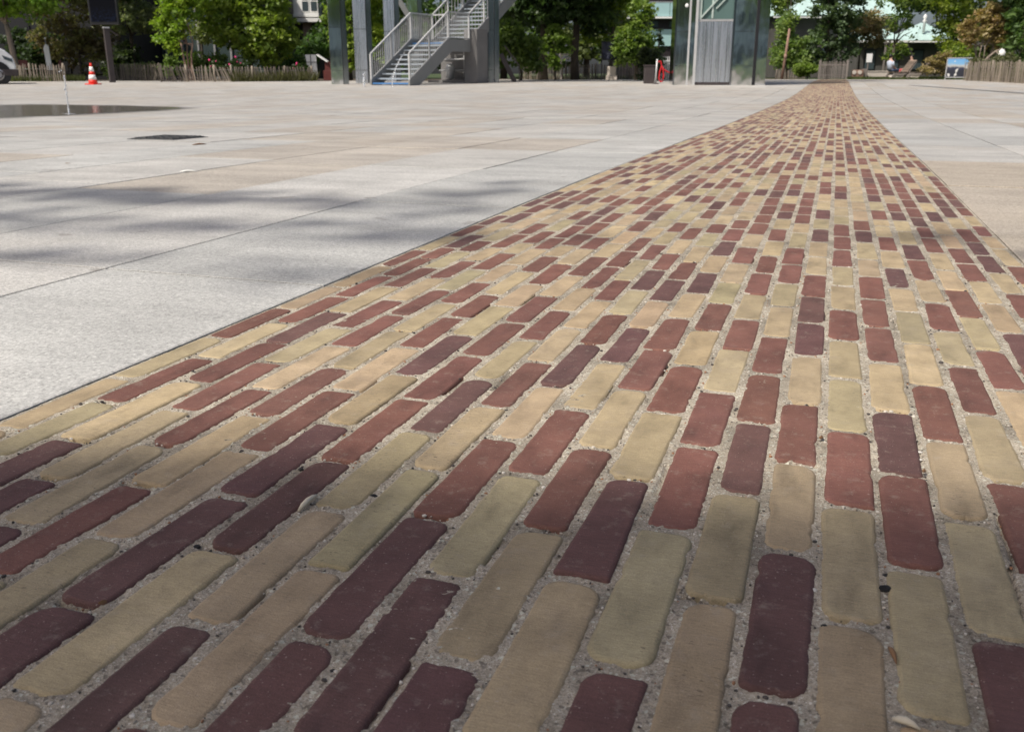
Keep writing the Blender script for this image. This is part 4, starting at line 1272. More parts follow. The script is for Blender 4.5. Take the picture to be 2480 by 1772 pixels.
# white board and lectern
b = TB(765, 44.5)
wb = tag(empty('white_board', b, PHI), 'white slanting board with a dark cross bar beyond the long fence', 'board')
mb = MB(); mb.prism([(-.42, 1.12), (.07, 1.12), (.10, .22), (-.08, .22), (-.36, .72)], -.03, .03); mb.build('panel', 'white_paint', wb)
mb = MB(); mb.box((-.17, -.045, .72), (.03, .02, .86)); mb.box((-.15, -.048, .80), (.50, .02, .02)); mb.build('cross_bar', 'dark_grey', wb)
for x in (-.1, .08):
    mb = MB(); mb.bar((x, .03, 0), (x, .03, .5), .04); mb.build('leg', 'dark_grey', wb)
b = TB(797, 43.5)
lc = tag(empty('info_lectern', b, PHI), 'info lectern with slanted white top on a dark red stand', 'lectern')
mb = MB(); mb.bar((-.46, 0, 1.10), (.0, 0, .80), .42, .05); mb.build('top', 'white_paint', lc)
mb = MB(); mb.box((-.02, .02, .62), (.24, .18, .36)); mb.build('column', 'maroon', lc)
mb = MB(); mb.box((.0, .02, .22), (.44, .26, .44)); mb.build('plinth', 'maroon', lc, False, .01)

# ================================================================== stairs
b = at(PX(946, 32.9), 32.9)
SD = math.radians(28)                        # climbs away and to the right
stair = tag(empty('metal_stair', b, PHI - SD), 'galvanised outdoor stair with landing, slatted railings and blue edged treads', 'stairs')
WID, RISE, RUN = 1.58, .160, .280
n1, lnd, n2 = 9, 1.45, 20
y1 = n1 * RUN; z1 = n1 * RISE; y2 = y1 + lnd; z2 = z1 + n2 * RISE; y3 = y2 + n2 * RUN
def tread(y, z, m='tread_grey'):
    mb = MB(); mb.box((0, y + .13, z - .015), (WID - .06, .25, .025))
    t = mb.build('tread', m, stair)
    mb = MB(); mb.box((0, y + .004, z - .028), (WID - .08, .012, .045)); mb.build('nosing', m, t)
tread(0, RISE * .55, 'blue_paint')
for k in range(1, n1): tread(k * RUN, (k + .5) * RISE)
mb = MB(); mb.box((0, y1 + .06, z1 - .02), (WID - .06, .12, .045)); mb.build('landing_edge', 'blue_paint', stair)
mb = MB(); mb.box((0, y1 + lnd / 2 + .06, z1 - .03), (WID - .06, lnd - .12, .04)); mb.build('landing', 'galv', stair)
for k in range(n2): tread(y2 + k * RUN, z1 + (k + .6) * RISE)
for s in (-1, 1):
    x = s * WID / 2
    mb = MB()
    dz = .30
    mb.prism([(-.05, -.10), (.34, -.10), (y1 + .18, z1 - dz), (y2 + .06, z1 - dz), (y3 + .2, z2 - dz), (y3 + .2, z2 + .12), (y2 - .12, z1 + .12), (y1 - .06, z1 + .12), (-.05, .18)], -.035, .035)
    o = mb.build('stringer', 'stringer_paint', stair); o.rotation_euler = (0, 0, math.pi / 2); o.location = (x, 0, 0)
    # railing
    pts = [(0, .10), (y1, z1 + .10), (y2, z1 + .10), (y3, z2 + .10)]
    RH = .92
    segs = [(pts[0], pts[1], False), (pts[1], pts[2], False), (pts[2], pts[3], True)]
    for si, (p, q, upper) in enumerate(segs):
        mb = MB(); mb.bar((x, p[0], p[1] + RH), (x, q[0], q[1] + RH), .05, .045); mb.build('handrail', 'galv_pale', stair)
        mb = MB(); mb.bar((x, p[0], p[1] + .06), (x, q[0], q[1] + .06), .04, .03); mb.build('bottom_rail', 'galv', stair)
        Lh = q[0] - p[0]; npst = max(1, int(round(Lh / 1.05)))
        for k in range(npst + 1):
            if k == npst and si < 2: continue
            f = k / npst
            yy = p[0] + f * Lh; zz = p[1] + f * (q[1] - p[1])
            mb = MB(); mb.bar((x, yy, zz - .1), (x, yy, zz + RH), .055, .055); mb.build('post', 'galv_pale', stair)
        nb = int(Lh / .115)
        if upper: nb = int(Lh / .23)
        for k in range(1, nb):
            f = k / nb
            yy = p[0] + f * Lh; zz = p[1] + f * (q[1] - p[1])
            mb = MB(); mb.bar((x, yy, zz + .06), (x, yy, zz + RH), .018, .018); mb.build('baluster', 'galv', stair)
# railing across the far side of the landing
mb = MB(); mb.bar((-WID / 2, y2 + .02, z1 + 1.02), (-WID / 2 + .7, y2 + .02, z1 + 1.02), .05, .045); mb.build('handrail', 'galv_pale', stair)

# upper landing and second (reversed) flight behind
mb = MB(); mb.box((-1.0, y3 + .8, z2 - .04), (3.8, 1.6, .06)); mb.build('upper_landing', 'galv', stair)
for k in range(14):
    mb = MB(); mb.box((-1.95, y3 - .1 - k * RUN, z2 + (k + 1) * RISE - .5), (1.4, .26, .04)); mb.build('tread', 'galv', stair)
# service cabinet and pipes under the stair
b = at(PX(1120, 36.6), 36.6)
sv = tag(empty('service_cabinet', b, PHI - SD), 'grey steel service cabinet with pipes under the stair landing', 'cabinet')
mb = MB(); mb.box((.55, .1, .95), (.55, .8, 1.9)); mb.build('side_panel', 'panel_grey', sv, False, .01)
mb = MB(); mb.box((-.55, .75, .75), (1.7, .05, 1.5)); mb.build('back_panel', 'panel_grey', sv)
mb = MB(); mb.box((-.55, .3, .05), (1.8, .9, .10)); mb.build('plinth', 'panel_grey', sv)
for zz in (.45, .85, 1.2):
    mb = MB(); mb.tube([(-1.3, .45, zz), (-.4, .42, zz), (.25, .45, zz + .05)], .03, 8); mb.build('pipe', 'galv', sv, True)
for xx in (-.15, .15):
    mb = MB(); mb.tube([(xx, .4, .1), (xx, .4, 1.4)], .03, 8); mb.build('pipe', 'galv', sv, True)
mb = MB(); mb.lathe([(.05, .1), (.16, .16), (.17, .55), (.12, .68), (.03, .70)], (-.75, .35, 0), 14); mb.build('tank', 'galv_pale', sv, True)

# ================================================================== mirrored pylons
def pylon(px, D, w, h, rz, label, base=True, m1='mirror_steel', m2='dark_mirror', foot=None):
    p = tag(empty('mirror_pylon', at(PX(px, D), D), PHI + rz), label, 'pylon', 'mirrored steel pylons carrying the footbridge')
    mb = MB(); mb.box((0, 0, h / 2), (w, w * .7, h)); mb.build('cladding', m1, p, False, .004)
    mb = MB(); mb.box((w * .5 + .10, .02, h / 2), (.18, w * .5, h)); mb.build('side_channel', m2, p)
    mb = MB(); mb.box((w * .5 + .003, -w * .36, h / 2), (.02, .02, h)); mb.build('seam', 'charcoal', p)
    for z_ in (.46, 1.9, 3.4):
        mb = MB(); mb.box((0, 0, z_), (w + .008, w * .7 + .008, .014)); mb.build('panel_seam', 'charcoal', p)
    for sx_ in (-1, 1):
        mb = MB(); mb.box((sx_ * w * .36, -w * .35 - .012, .10), (.06, .02, .06)); mb.build('anchor_bolt', 'galv', p)
    if foot:
        mb = MB(); mb.box((0, -.004, foot / 2), (w + .02, w * .7 + .02, foot)); mb.build('foot', 'stone_pale', p, False, .01)
pylon(818, 34.3, .42, 6.3, .18, 'leftmost mirrored pylon with a dark channel on its right')
pylon(878, 36.3, .46, 6.3, .10, 'grey mirrored pylon just left of the stair railing', m1='dull_steel')
pylon(948, 39.0, .42, 6.3, .10, 'bluish mirrored pylon behind the stair landing', m1='dull_steel')
pylon(1004, 41.5, .42, 6.3, .10, 'mirrored pylon behind the top of the lower stair', m1='mirror_steel')
pylon(1188, 37.4, .30, 6.3, .0, 'dark mirrored pylon right of the service cabinet', m1='dark_mirror')
b = at(PX(1213, 37.8), 37.8)
br = tag(empty('steel_brace', b, PHI), 'dark slanting steel stair beam right of the stairs in shade', 'beam')
mb = MB(); mb.bar((0, 0, 1.05), (.55, .2, 0), .09, .16); mb.build('beam', 'dark_grey', br)
mb = MB(); mb.bar((.15, .1, 1.35), (.72, .3, .62), .04); mb.build('rail', 'dark_grey', br)
mb = MB(); mb.bar((.72, .3, .62), (.72, .3, 0), .04); mb.build('post', 'dark_grey', br)
mb = MB(); mb.bar((-.25, 0, 3.3), (.45, 0, 2.2), .10, .14)
b = at(PX(972, 40.0), 40.0)
br = tag(empty('steel_brace', b, PHI), 'grey diagonal brace between the pylons above the stair landing', 'beam')
mb = MB(); mb.bar((-.45, 0, 3.9), (.55, 0, 2.25), .14, .20); mb.build('beam', 'stringer_paint', br)
mb = MB(); mb.bar((-.45, 0, 3.9), (-.45, 0, 6.2), .12, .14); mb.build('hanger', 'stringer_paint', br)
# footbridge deck overhead
fb = tag(empty('footbridge', at(2.5, 38.5, 6.3), PHI), 'steel footbridge deck high overhead between stair and lift tower', 'footbridge')
mb = MB(); mb.box((1.5, .3, .12), (17, 3.6, .24)); mb.build('deck', 'stringer_paint', fb)
for yy in (-1.45, 2.05):
    mb = MB(); mb.box((1.5, yy, .8), (17, .05, 1.1)); mb.build('parapet', 'galv', fb)

# ================================================================== lift tower
TW_D = 33.2
b = at(PX(1632, TW_D), TW_D)
lift = tag(empty('lift_tower', b, PHI - math.radians(6)), 'tall mirrored steel and glass lift tower beside the brick path', 'tower')
TWW, TWD, TWH = 3.05, 2.2, 7.2
def lp(name, x0, x1, z0, z1, y, mat, parent=None, t=.05):
    mb = MB(); mb.box(((x0 + x1) / 2, y + t / 2, (z0 + z1) / 2), (x1 - x0, t, z1 - z0)); return mb.build(name, mat, parent or lift)
lp('front_panel', 0, .62, 0, TWH, 0, 'mirror_steel')
lp('front_panel', 1.92, 2.62, 0, TWH, .02, 'mirror_steel')
dr = lp('door_panel', .70, 1.88, .10, 2.05, .05, 'dull_steel')
for xx in (.98, 1.22, 1.47, 1.70): lp('groove', xx, xx + .012, .12, 2.03, .044, 'charcoal', dr, .02)
lp('door_sill', .66, 1.92, 0, .10, .03, 'dark_grey')
lp('glass_pane', .72, 1.88, 2.12, TWH - .1, .10, 'green_glass', None, .02)
lp('lintel', .66, 1.92, 2.05, 2.12, .03, 'galv')
for xx, ww, mm in ((.62, .08, 'galv_pale'), (1.86, .07, 'dark_mirror'), (.40, .06, 'galv_pale'), (2.62, .10, 'charcoal')):
    lp('mullion', xx, xx + ww, 0, TWH, -.035, mm)
lp('corner_post', 2.72, 3.05, 0, TWH, -.02, 'mirror_steel', None, .28)
lp('corner_foot', 2.715, 3.055, 0, .05, -.026, 'galv', None, .29)
mb = MB(); mb.bar((.80, .07, 2.18), (1.86, .07, 3.35), .09, .05); mb.bar((1.28, .07, 2.45), (1.62, .07, 2.80), .06, .04); mb.build('brace', 'pale_truss', lift)
mb = MB(); mb.box((.76, .07, 3.6), (.10, .06, 3.1)); mb.build('brace', 'pale_truss', lift)
lp('brace', 1.14, 1.20, 2.15, 3.2, .07, 'pale_truss', None, .03)
for z_ in (.62, 1.72, 2.9, 4.2):
    lp('panel_seam', 0.002, .40, z_, z_ + .012, -.004, 'charcoal', None, .02)
    lp('panel_seam', 1.94, 2.61, z_, z_ + .012, .016, 'charcoal', None, .02)
# right flank, seen at a slant
for k, (y0, y1_, mm) in enumerate(((.30, .42, 'dark_mirror'), (.46, 1.25, 'mirror_steel'), (1.30, 2.15, 'dull_steel'))):
    mb = MB(); mb.box((TWW - .02, (y0 + y1_) / 2, TWH / 2), (.05, y1_ - y0, TWH)); mb.build('flank_panel', mm, lift)
for yy in (.44, 1.275, 2.17):
    mb = MB(); mb.box((TWW - .005, yy, TWH / 2), (.06, .05, TWH)); mb.build('mullion', 'galv_pale', lift)
mb = MB(); mb.box((-.02, TWD / 2 + .05, TWH / 2), (.05, TWD, TWH)); mb.build('flank_panel', 'dark_mirror', lift)
mb = MB(); mb.box((TWW / 2, TWD + .05, TWH / 2), (TWW, .05, TWH)); mb.build('back_panel', 'dark_mirror', lift)
mb = MB(); mb.box((TWW / 2, TWD / 2, TWH + .06), (TWW + .2, TWD + .2, .12)); mb.build('roof', 'dark_grey', lift)
mb = MB(); mb.box((1.3, 1.2, 2.6), (1.0, .9, 2.2)); mb.build('car', 'shade_render', lift)
for (xx, zz) in ((.30, 2.55), (.45, 3.05)):
    mb = MB(); mb.blob((xx, -.03, zz), (.06, .03, .06)); mb.build('lamp', 'white_paint', lift, True)

# belt barrier with red strap
b = at(PX(1587, 34.6), 34.6)
bp = tag(empty('barrier_post', b, PHI), 'grey barrier post with a looped red strap left of the lift tower', 'barrier')
mb = MB(); mb.tube([(0, 0, 0), (.03, 0, .85)], .032, 10); mb.build('post', 'galv_pale', bp, True)
mb = MB(); mb.lathe([(.14, 0), (.13, .03), (.04, .05)], seg=16); mb.build('foot', 'dark_grey', bp, True)
lo = [(.06, 0, .76), (.16, 0, .78), (.20, 0, .62), (.14, 0, .42), (.12, 0, .20), (.18, 0, .08), (.26, 0, .10), (.29, 0, .30), (.25, 0, .50), (.20, 0, .62), (.28, 0, .50), (.42, .02, .42), (.55, .04, .38)]
pts = []
for q in range(len(lo) - 1):
    for t in (0, .34, .67): pts.append(Vector(lo[q]).lerp(Vector(lo[q + 1]), t))
mb = MB(); mb.tube(pts, .026, 7); mb.build('strap', 'strap_red', bp, True)
b = at(PX(1571, 35.4), 35.4)
cbx = tag(empty('dark_cabinet', b, PHI), 'low dark cabinet behind the red strap', 'cabinet')
mb = MB(); mb.box((0, 0, .30), (.36, .3, .60)); mb.build('box', 'dark_grey', cbx, False, .01)
mb = MB(); mb.box((0, 0, .63), (.40, .34, .05)); mb.build('lid', 'dark_grey', cbx)

# ================================================================== centre and right furniture
def board(px, D, w, z0, z1, rz, label, mat, frame, cat='info board', legs=True):
    r = tag(empty('info_board', TB(px, D), PHI + rz), label, cat)
    mb = MB(); mb.box((0, 0, 0.0), (w, .03, z1 - z0)); o = mb.build('print', mat, r); o.location = (0, 0, (z0 + z1) / 2)
    mb = MB()
    for x in (-w / 2, w / 2): mb.box((x, 0, (z0 + z1) / 2), (.05, .05, z1 - z0 + .05))
    for z in (z0, z1): mb.box((0, 0, z), (w + .05, .05, .05))
    mb.build('frame', frame, r)
    if legs:
        for x in (-w / 2, w / 2):
            mb = MB(); mb.box((x, .01, z0 / 2), (.05, .05, z0)); mb.build('leg', frame, r)
    return r
board(1476, 46, .80, .92, 1.72, .1, 'dark blue info board under the bright yellow green tree', 'board_print', 'charcoal')
b = TB(1480, 46.6)
pr = tag(empty('stone_plinth', b, PHI), 'pale stone plinth under the dark blue info board', 'plinth')
mb = MB(); mb.box((0, 0, .42), (.40, .4, .42)); mb.build('block', 'stone_pale', pr, False, .02)
mb = MB(); mb.box((0, 0, .11), (.5, .5, .22)); mb.build('base', 'stone_pale', pr, False, .02)
b = TB(1372, 51)
tf = tag(empty('goal_posts', b, PHI), 'small pale timber goal posts between the dark trunks', 'goal')
for x in (-.30, .30):
    mb = MB(); mb.box((x, 0, .60), (.10, .08, 1.2)); mb.build('upright', 'stone_pale', tf)
mb = MB(); mb.box((0, 0, 1.25), (.80, .09, .10)); mb.build('crossbar', 'stone_pale', tf)
mb = MB(); mb.box((0, 0, 1.06), (.60, .06, .05)); mb.build('crossbar', 'stone_pale', tf)
board(2318, 47.5, 1.10, .12, 1.02, -.45, 'photo panel with a blue sky picture at the right verge', 'poster_print', 'galv', legs=True)
b = TB(1893, 53)
po = tag(empty('timber_pole', b, PHI), 'leaning reddish timber pole right of the lift tower', 'pole')
mb = MB(); mb.tube([(0, 0, 0), (.12, 0, 1.4), (.20, 0, 2.6)], [.075, .07, .06], 9); mb.build('shaft', 'red_wood', po, True)
mb = MB(); mb.lathe([(.078, 1.05), (.077, 1.3)], (.1, 0, 0), 10); mb.build('pale_band', 'pink_bark', po, True)
b = TB(2098, 54)
sg = tag(empty('white_sign', b, PHI), 'small white notice on a post beside the benches', 'sign')
mb = MB(); mb.box((0, .02, .45), (.05, .04, .9)); mb.build('post', 'grey_wood', sg)
mb = MB(); mb.box((.04, -.01, 1.12), (.32, .02, .46)); mb.build('plate', 'white_paint', sg)
b = TB(2075, 54.5)
wbx = tag(empty('play_box', b, PHI), 'low brown wooden box with two pale round discs', 'box')
mb = MB(); mb.box((0, 0, .25), (.55, .4, .50)); mb.build('box', 'red_wood', wbx, False, .02)
for x, z in ((-.26, .36), (.05, .36)):
    mb = MB(); mb.lathe([(.11, -.03), (.11, .03)], (x, -.22, z), 14, 'Y'); mb.build('disc', 'stone_pale', wbx)
mb = MB(); mb.box((.42, .1, .28), (.16, .3, .56)); mb.build('end_post', 'grey_wood', wbx)
b = TB(2123, 55)
lw = tag(empty('low_bench', b, PHI), 'long pale low bench left of the seated people', 'bench')
mb = MB(); mb.box((0, 0, .20), (1.22, .45, .40)); mb.build('block', 'stone_pale', lw, False, .02)
mb = MB(); mb.box((0, 0, .42), (1.26, .5, .05)); mb.build('seat', 'stone_pale', lw)

def lounger(px, D, rz, label, sc=1.0):
    r = tag(empty('wooden_lounger', TB(px, D), PHI + rz), label, 'lounger', 'wooden loungers on the verge')
    pr_ = [(-.75, .08), (-.55, .34), (-.2, .30), (.15, .36), (.62, .98), (.70, .95), (.25, .28), (-.2, .20), (-.5, .23), (-.66, .02)]
    pr_ = [(x * sc, z * sc) for x, z in pr_]
    for y in (-.33, .30):
        mb = MB(); mb.prism(pr_, y, y + .04); mb.build('side_frame', 'grey_wood', r)
    for k in range(9):
        t = k / 8
        p = Vector((-.55, 0, .37)).lerp(Vector((.15, 0, .37)), t) * sc
        mb = MB(); mb.box(p, (.075, .7, .02)); mb.build('slat', 'bench_wood', r)
    for k in range(8):
        t = (k + .5) / 8
        p = Vector((.17, 0, .39)).lerp(Vector((.64, 0, 1.0)), t) * sc
        mb = MB(); mb.box(p, (.075, .7, .02), ry=-.92); mb.build('slat', 'bench_wood', r)
    mb = MB(); mb.prism([(-.6, 0), (-.1, 0), (.05, .28), (-.45, .28)], -.30, .30); mb.build('pale_base', 'stone_pale', r)
lounger(2180, 52.5, .15, 'wooden lounger beside the person in light blue')
lounger(2222, 52.0, -.1, 'wooden lounger nearest the dry weeds')

def person(base, rz, label, joints, radii, edges, shirt, shirt_mat, legs, leg_mat, hair):
    me = bpy.data.meshes.new('person'); me.from_pydata(joints, edges, []); me.update()
    o = link('person', me, 'skin'); o.location = base; o.rotation_euler = (0, 0, rz)
    tag(o, label, 'person')
    sk = o.modifiers.new('skin', 'SKIN'); sk.use_smooth_shade = True
    for q, r in enumerate(radii): me.skin_vertices[0].data[q].radius = (r, r)
    me.skin_vertices[0].data[0].use_root = True
    sd = o.modifiers.new('sub', 'SUBSURF'); sd.levels = 1; sd.render_levels = 2
    for nm, ch, m_ in (('shirt', shirt, shirt_mat), ('trousers', legs, leg_mat)):
        mb = MB()
        for pts, rad in ch: mb.tube(pts, rad, 10)
        mb.build(nm, m_, o, True)
    mb = MB(); mb.blob(hair[0], hair[1], 10, 8, .05); mb.build('hair', 'hair_black', o, True)

def seated(px, D, rz, seat, label, shirt_mat, leg_mat, tilt=0.0):
    J = [(0, 0, seat + .08), (0, tilt * .5, seat + .32), (0, tilt * .9, seat + .52), (0, tilt, seat + .62), (0, tilt - .02, seat + .74), (0, tilt - .03, seat + .82),
         (-.17, tilt * .9, seat + .50), (-.22, tilt * .7 - .05, seat + .26), (-.15, -.22, seat + .14), (-.12, -.30, seat + .13),
         (.17, tilt * .9, seat + .50), (.22, tilt * .7 - .05, seat + .26), (.15, -.22, seat + .14), (.12, -.30, seat + .13),
         (-.10, -.05, seat + .06), (-.12, -.44, seat + .08), (-.12, -.46, seat - .30), (-.12, -.58, seat - .36),
         (.10, -.05, seat + .06), (.12, -.44, seat + .08), (.12, -.48, seat - .30), (.12, -.60, seat - .36)]
    Rr = [.13, .12, .12, .05, .09, .07, .055, .042, .034, .04, .055, .042, .034, .04, .075, .06, .042, .04, .075, .06, .042, .04]
    E = [(0, 1), (1, 2), (2, 3), (3, 4), (4, 5), (2, 6), (6, 7), (7, 8), (8, 9), (2, 10), (10, 11), (11, 12), (12, 13), (0, 14), (14, 15), (15, 16), (16, 17), (0, 18), (18, 19), (19, 20), (20, 21)]
    sh = [([J[0], J[1], J[2], (0, tilt, seat + .57)], [.165, .155, .165, .08]), ([J[6], J[7]], [.075, .06]), ([J[10], J[11]], [.075, .06])]
    lg = [([J[0], J[14], J[15], J[16]], [.13, .095, .08, .06]), ([J[0], J[18], J[19], J[20]], [.13, .095, .08, .06])]
    person(at(PX(px, D), D), PHI + rz, label, J, Rr, E, sh, shirt_mat, lg, leg_mat, ((0, tilt + .02, seat + .79), (.095, .105, .11)))
seated(2153, 53.0, 1.9, .42, 'person with black hair in a light blue top seated on the low bench', 'shirt_blue', 'denim', .04)
seated(2196, 53.6, -1.3, .40, 'person in black leaning back on the middle lounger', 'shirt_black', 'coral', .18)
# pergola
b = TB(2147, 62)
pg = tag(empty('pergola', b, PHI), 'thin grey timber pergola in front of the mint roofed pavilion', 'pergola')
for x, y in ((-.05, 0), (.33, 0), (.33, 1.6)):
    mb = MB(); mb.box((x, y, 1.15), (.10, .10, 2.3)); mb.build('post', 'grey_wood', pg)
mb = MB(); mb.box((-.1, 0, 2.32), (1.3, .12, .10)); mb.build('beam', 'grey_wood', pg)
mb = MB(); mb.bar((-.6, 0, 2.3), (-.05, 0, 1.8), .06); mb.build('beam', 'grey_wood', pg)
# fallen white branch behind the right fence
b = TB(2375, 42.0)
lg = tag(empty('bare_branch', b, PHI), 'bare pale grey branch slanting above the right slat fence', 'branch')
mb = MB(); mb.tube([(-.1, 0, .55), (.15, 0, .95), (.48, .05, 1.22), (.8, .1, 1.33)], [.055, .05, .04, .025], 8); mb.tube([(.48, .05, 1.22), (.7, 0, 1.05), (.78, 0, .98)], [.035, .06, .04], 7)
mb.build('limb', 'pale_bark', lg, True)
mb = MB(); mb.blob((.72, -.05, 1.12), (.16, .1, .17), 9, 7, .22); mb.build('pale_rag', 'white_paint', lg, True)

# ================================================================== buildings
def facade(name, label, px0, px1, D, z1, wall, dep=8, rz=0.0):
    x0, x1 = PX(px0, D), PX(px1, D)
    r = tag(empty(name, at((x0 + x1) / 2, D), PHI + rz), label, 'building')
    mb = MB(); mb.box((0, dep / 2, z1 / 2), (x1 - x0, dep, z1)); mb.build('wall', wall, r)
    return r, x1 - x0
def bx(r, name, x0, x1, z0, z1, y, t, mat, parent=None):
    mb = MB(); mb.box(((x0 + x1) / 2, y - t / 2, (z0 + z1) / 2), (x1 - x0, t, z1 - z0)); return mb.build(name, mat, parent or r)
# cafe front, its deep shade put into the near-black wall and panes
r, w = facade('cafe_building', 'dark fronted low building behind the left trees', -260, 300, 50, 4.6, 'charcoal', 9)
for k in range(6):
    x = -w / 2 + .5 + k * (w - 1) / 6
    f = bx(r, 'window', x, x + 1.5, .3, 2.7, -.003, .06, 'charcoal'); bx(r, 'pane', x + .1, x + 1.4, .4, 2.6, -.07, .02, 'charcoal', f)
# concrete pier and glazed hall
r, w = facade('glazed_hall', 'modern hall with a pale concrete end pier and dark glazing', 318, 640, 56, 5.2, 'shade_render', 9)
bx(r, 'pier', -w / 2 + .12, -w / 2 + 1.18, 0, 5.6, -.01, .5, 'concrete_wall')
x = -w / 2 + 1.35
k = 0
while x < w / 2 - .6:
    g_ = bx(r, 'pane', x + .04, x + .86, .15, 4.6, -.01, .05, 'dark_glass')
    bx(r, 'mullion', x - .05, x + .05, 0, 4.8, -.02, .16, 'galv', g_)
    x += .92; k += 1
bx(r, 'cornice', -w / 2, w / 2, 4.9, 5.3, -.01, .5, 'concrete_wall')
# white house with bay window
D = 66
r, w = facade('white_house', 'white house with a projecting bay window on a brick pier', 640, 905, D, 9.0, 'shade_render', 8)
cxl = PX(755, D) - (PX(640, D) + PX(905, D)) / 2
zb = ZP(57, D) - tz(D); zt = zb + 3.0
ledge = MB(); ledge.box((cxl, -.75, zb + .12), (2.35, 1.5, .24)); ledge.box((cxl, -.72, zb + .42), (2.0, 1.3, .2)); ledge.build('ledge', 'white_paint', r, False, .02)
mb = MB(); mb.prism([(cxl - 1.0, zb + .5), (cxl + .95, zb + .5), (cxl + .95, zt), (cxl - 1.0, zt)], -1.15, 0); mb.build('bay', 'white_paint', r)
for x0 in (cxl - .15, cxl + .42):
    f = bx(r, 'window', x0, x0 + .52, zb + .62, zt - .3, -1.155, .04, 'white_paint')
    bx(r, 'pane', x0 + .07, x0 + .45, zb + .70, zb + 1.28, -1.20, .02, 'window_glass', f)
    bx(r, 'pane', x0 + .07, x0 + .45, zb + 1.38, zt - .36, -1.20, .02, 'window_glass', f)
mb = MB(); mb.prism([(cxl - .98, zb + .7), (cxl - .72, zb + .6), (cxl - .72, zt), (cxl - .98, zt)], -1.42, -1.17); mb.build('corner_column', 'white_paint', r)
mb = MB(); mb.box((cxl + .05, -.6, zb / 2), (.50, .5, zb)); mb.build('brick_pier', 'brick_wall', r)
for q in range(3):
    x0 = -w / 2 + .4 + q * .9
    f = bx(r, 'window', x0, x0 + .6, zb + .6, zb + 2.0, -.003, .06, 'white_paint'); bx(r, 'pane', x0 + .06, x0 + .54, zb + .66, zb + 1.94, -.07, .02, 'window_glass', f)
mb = MB(); mb.prism([(-w / 2 - .3, 9.0), (w / 2 + .3, 9.0), (w / 2 - 1.0, 10.6), (-w / 2 + 1.0, 10.6)], -.3, 8.3); mb.build('roof', 'panel_grey', r)
# aqua balcony block behind the lift tower
D = 76
r, w = facade('aqua_block', 'building with an aqua glass balcony behind the lift tower', 1500, 1760, D, 9.5, 'black_band', 8)
z0, z1 = ZP(44, D) - tz(D), ZP(8, D) - tz(D)
for q in range(7):
    x = -w / 2 + q * w / 7
    bx(r, 'balcony_panel', x + .02, x + w / 7 - .02, z0 + .08, z1, -.6, .05, 'aqua_panel')
bx(r, 'balcony_slab', -w / 2, w / 2, z0 - .08, z0 + .05, -.003, .8, 'white_paint')
bx(r, 'handrail', -w / 2, w / 2, z1, z1 + .06, -.57, .1, 'galv')
za, zb_ = ZP(112, D) - tz(D), ZP(72, D) - tz(D)
bx(r, 'lower_panel', -w / 2, w / 2, za, zb_, -.003, .2, 'aqua_panel')
for q in range(5):
    x = -w / 2 + .4 + q * w / 5.2
    f = bx(r, 'window', x, x + .9, zb_ + .12, z0 - .2, -.003, .05, 'charcoal'); bx(r, 'pane', x + .08, x + .82, zb_ + .18, z0 - .26, -.06, .02, 'window_glass', f)
bx(r, 'cornice', -w / 2 - .2, w / 2 + .2, 9.3, 9.7, -.003, .6, 'white_paint')
# white railing fence seen under it
b = TB(1615, 48)
wf = tag(empty('white_railing', b, PHI), 'short white picket railing left of the lift tower base', 'railing')
for q in range(9):
    mb = MB(); mb.box((-.35 + q * .085, 0, .55), (.035, .03, 1.1)); mb.build('picket', 'white_paint', wf)
mb = MB(); mb.box((0, .03, .9), (.8, .03, .06)); mb.build('rail', 'white_paint', wf)
# mint roofed pavilions
def hip(r, name, x0, x1, z0, z1, y0, y1, inset, mat):
    mb = MB(); ym = (y0 + y1) / 2
    vs = [(x0, y0, z0), (x1, y0, z0), (x1, y1, z0), (x0, y1, z0), (x0 + inset, ym, z1), (x1 - inset, ym, z1)]
    mb.add(vs, [(0, 1, 5, 4), (1, 2, 5), (2, 3, 4, 5), (3, 0, 4), (3, 2, 1, 0)])
    o = mb.build(name, mat, r)
    for k in range(int((x1 - x0) / .55)):
        xx = x0 + .3 + k * .55
        xt = min(max(xx, x0 + inset), x1 - inset)
        s = MB(); s.bar((xx, y0 + .02, z0 + .02), (xx + (xt - xx) * .98, y0 + (ym - y0) * .98, z0 + (z1 - z0) * .98), .05, .05); s.build('seam', mat, o)
    return o
D = 74
r, w = facade('mint_pavilion', 'large pavilion with a pale mint metal roof right of the lift tower', 1870, 2160, D, ZP(42, D), 'shade_render', 7)
z0 = ZP(40, D) - tz(D)
hip(r, 'roof', -w / 2 - .5, w / 2 + .5, z0, z0 + 2.6, -1.0, 8.0, 2.4, 'mint_roof')
bx(r, 'eaves_board', -w / 2 - .5, w / 2 + .5, z0 - .16, z0 - .01, -.85, .1, 'white_paint')
for q in range(6):
    x = -w / 2 + .5 + q * w / 6
    f = bx(r, 'window', x, x + 1.0, .8, 2.6, -.003, .06, 'charcoal'); bx(r, 'pane', x + .08, x + .92, .88, 2.52, -.07, .02, 'window_glass', f)
D = 68
r, w = facade('pointed_pavilion', 'small pavilion with a pointed mint roof and white finial', 2070, 2300, D, ZP(102, D), 'shade_render', 5)
z0 = ZP(99, D) - tz(D)
hip(r, 'roof', PX(2185, D) - PX(2185, D) , w / 2 + .45, z0, ZP(52, D) - tz(D), -.8, 5.4, 1.75, 'mint_roof')
hip(r, 'roof', -w / 2 - .3, -.05, z0 + .002, ZP(58, D) - tz(D), -.7, 5.3, 1.5, 'mint_roof')
bx(r, 'eaves_board', -w / 2 - .3, w / 2 + .45, z0 - .14, z0 - .01, -.68, .1, 'white_paint')
xf = PX(2226, D) - PX(2185, D)
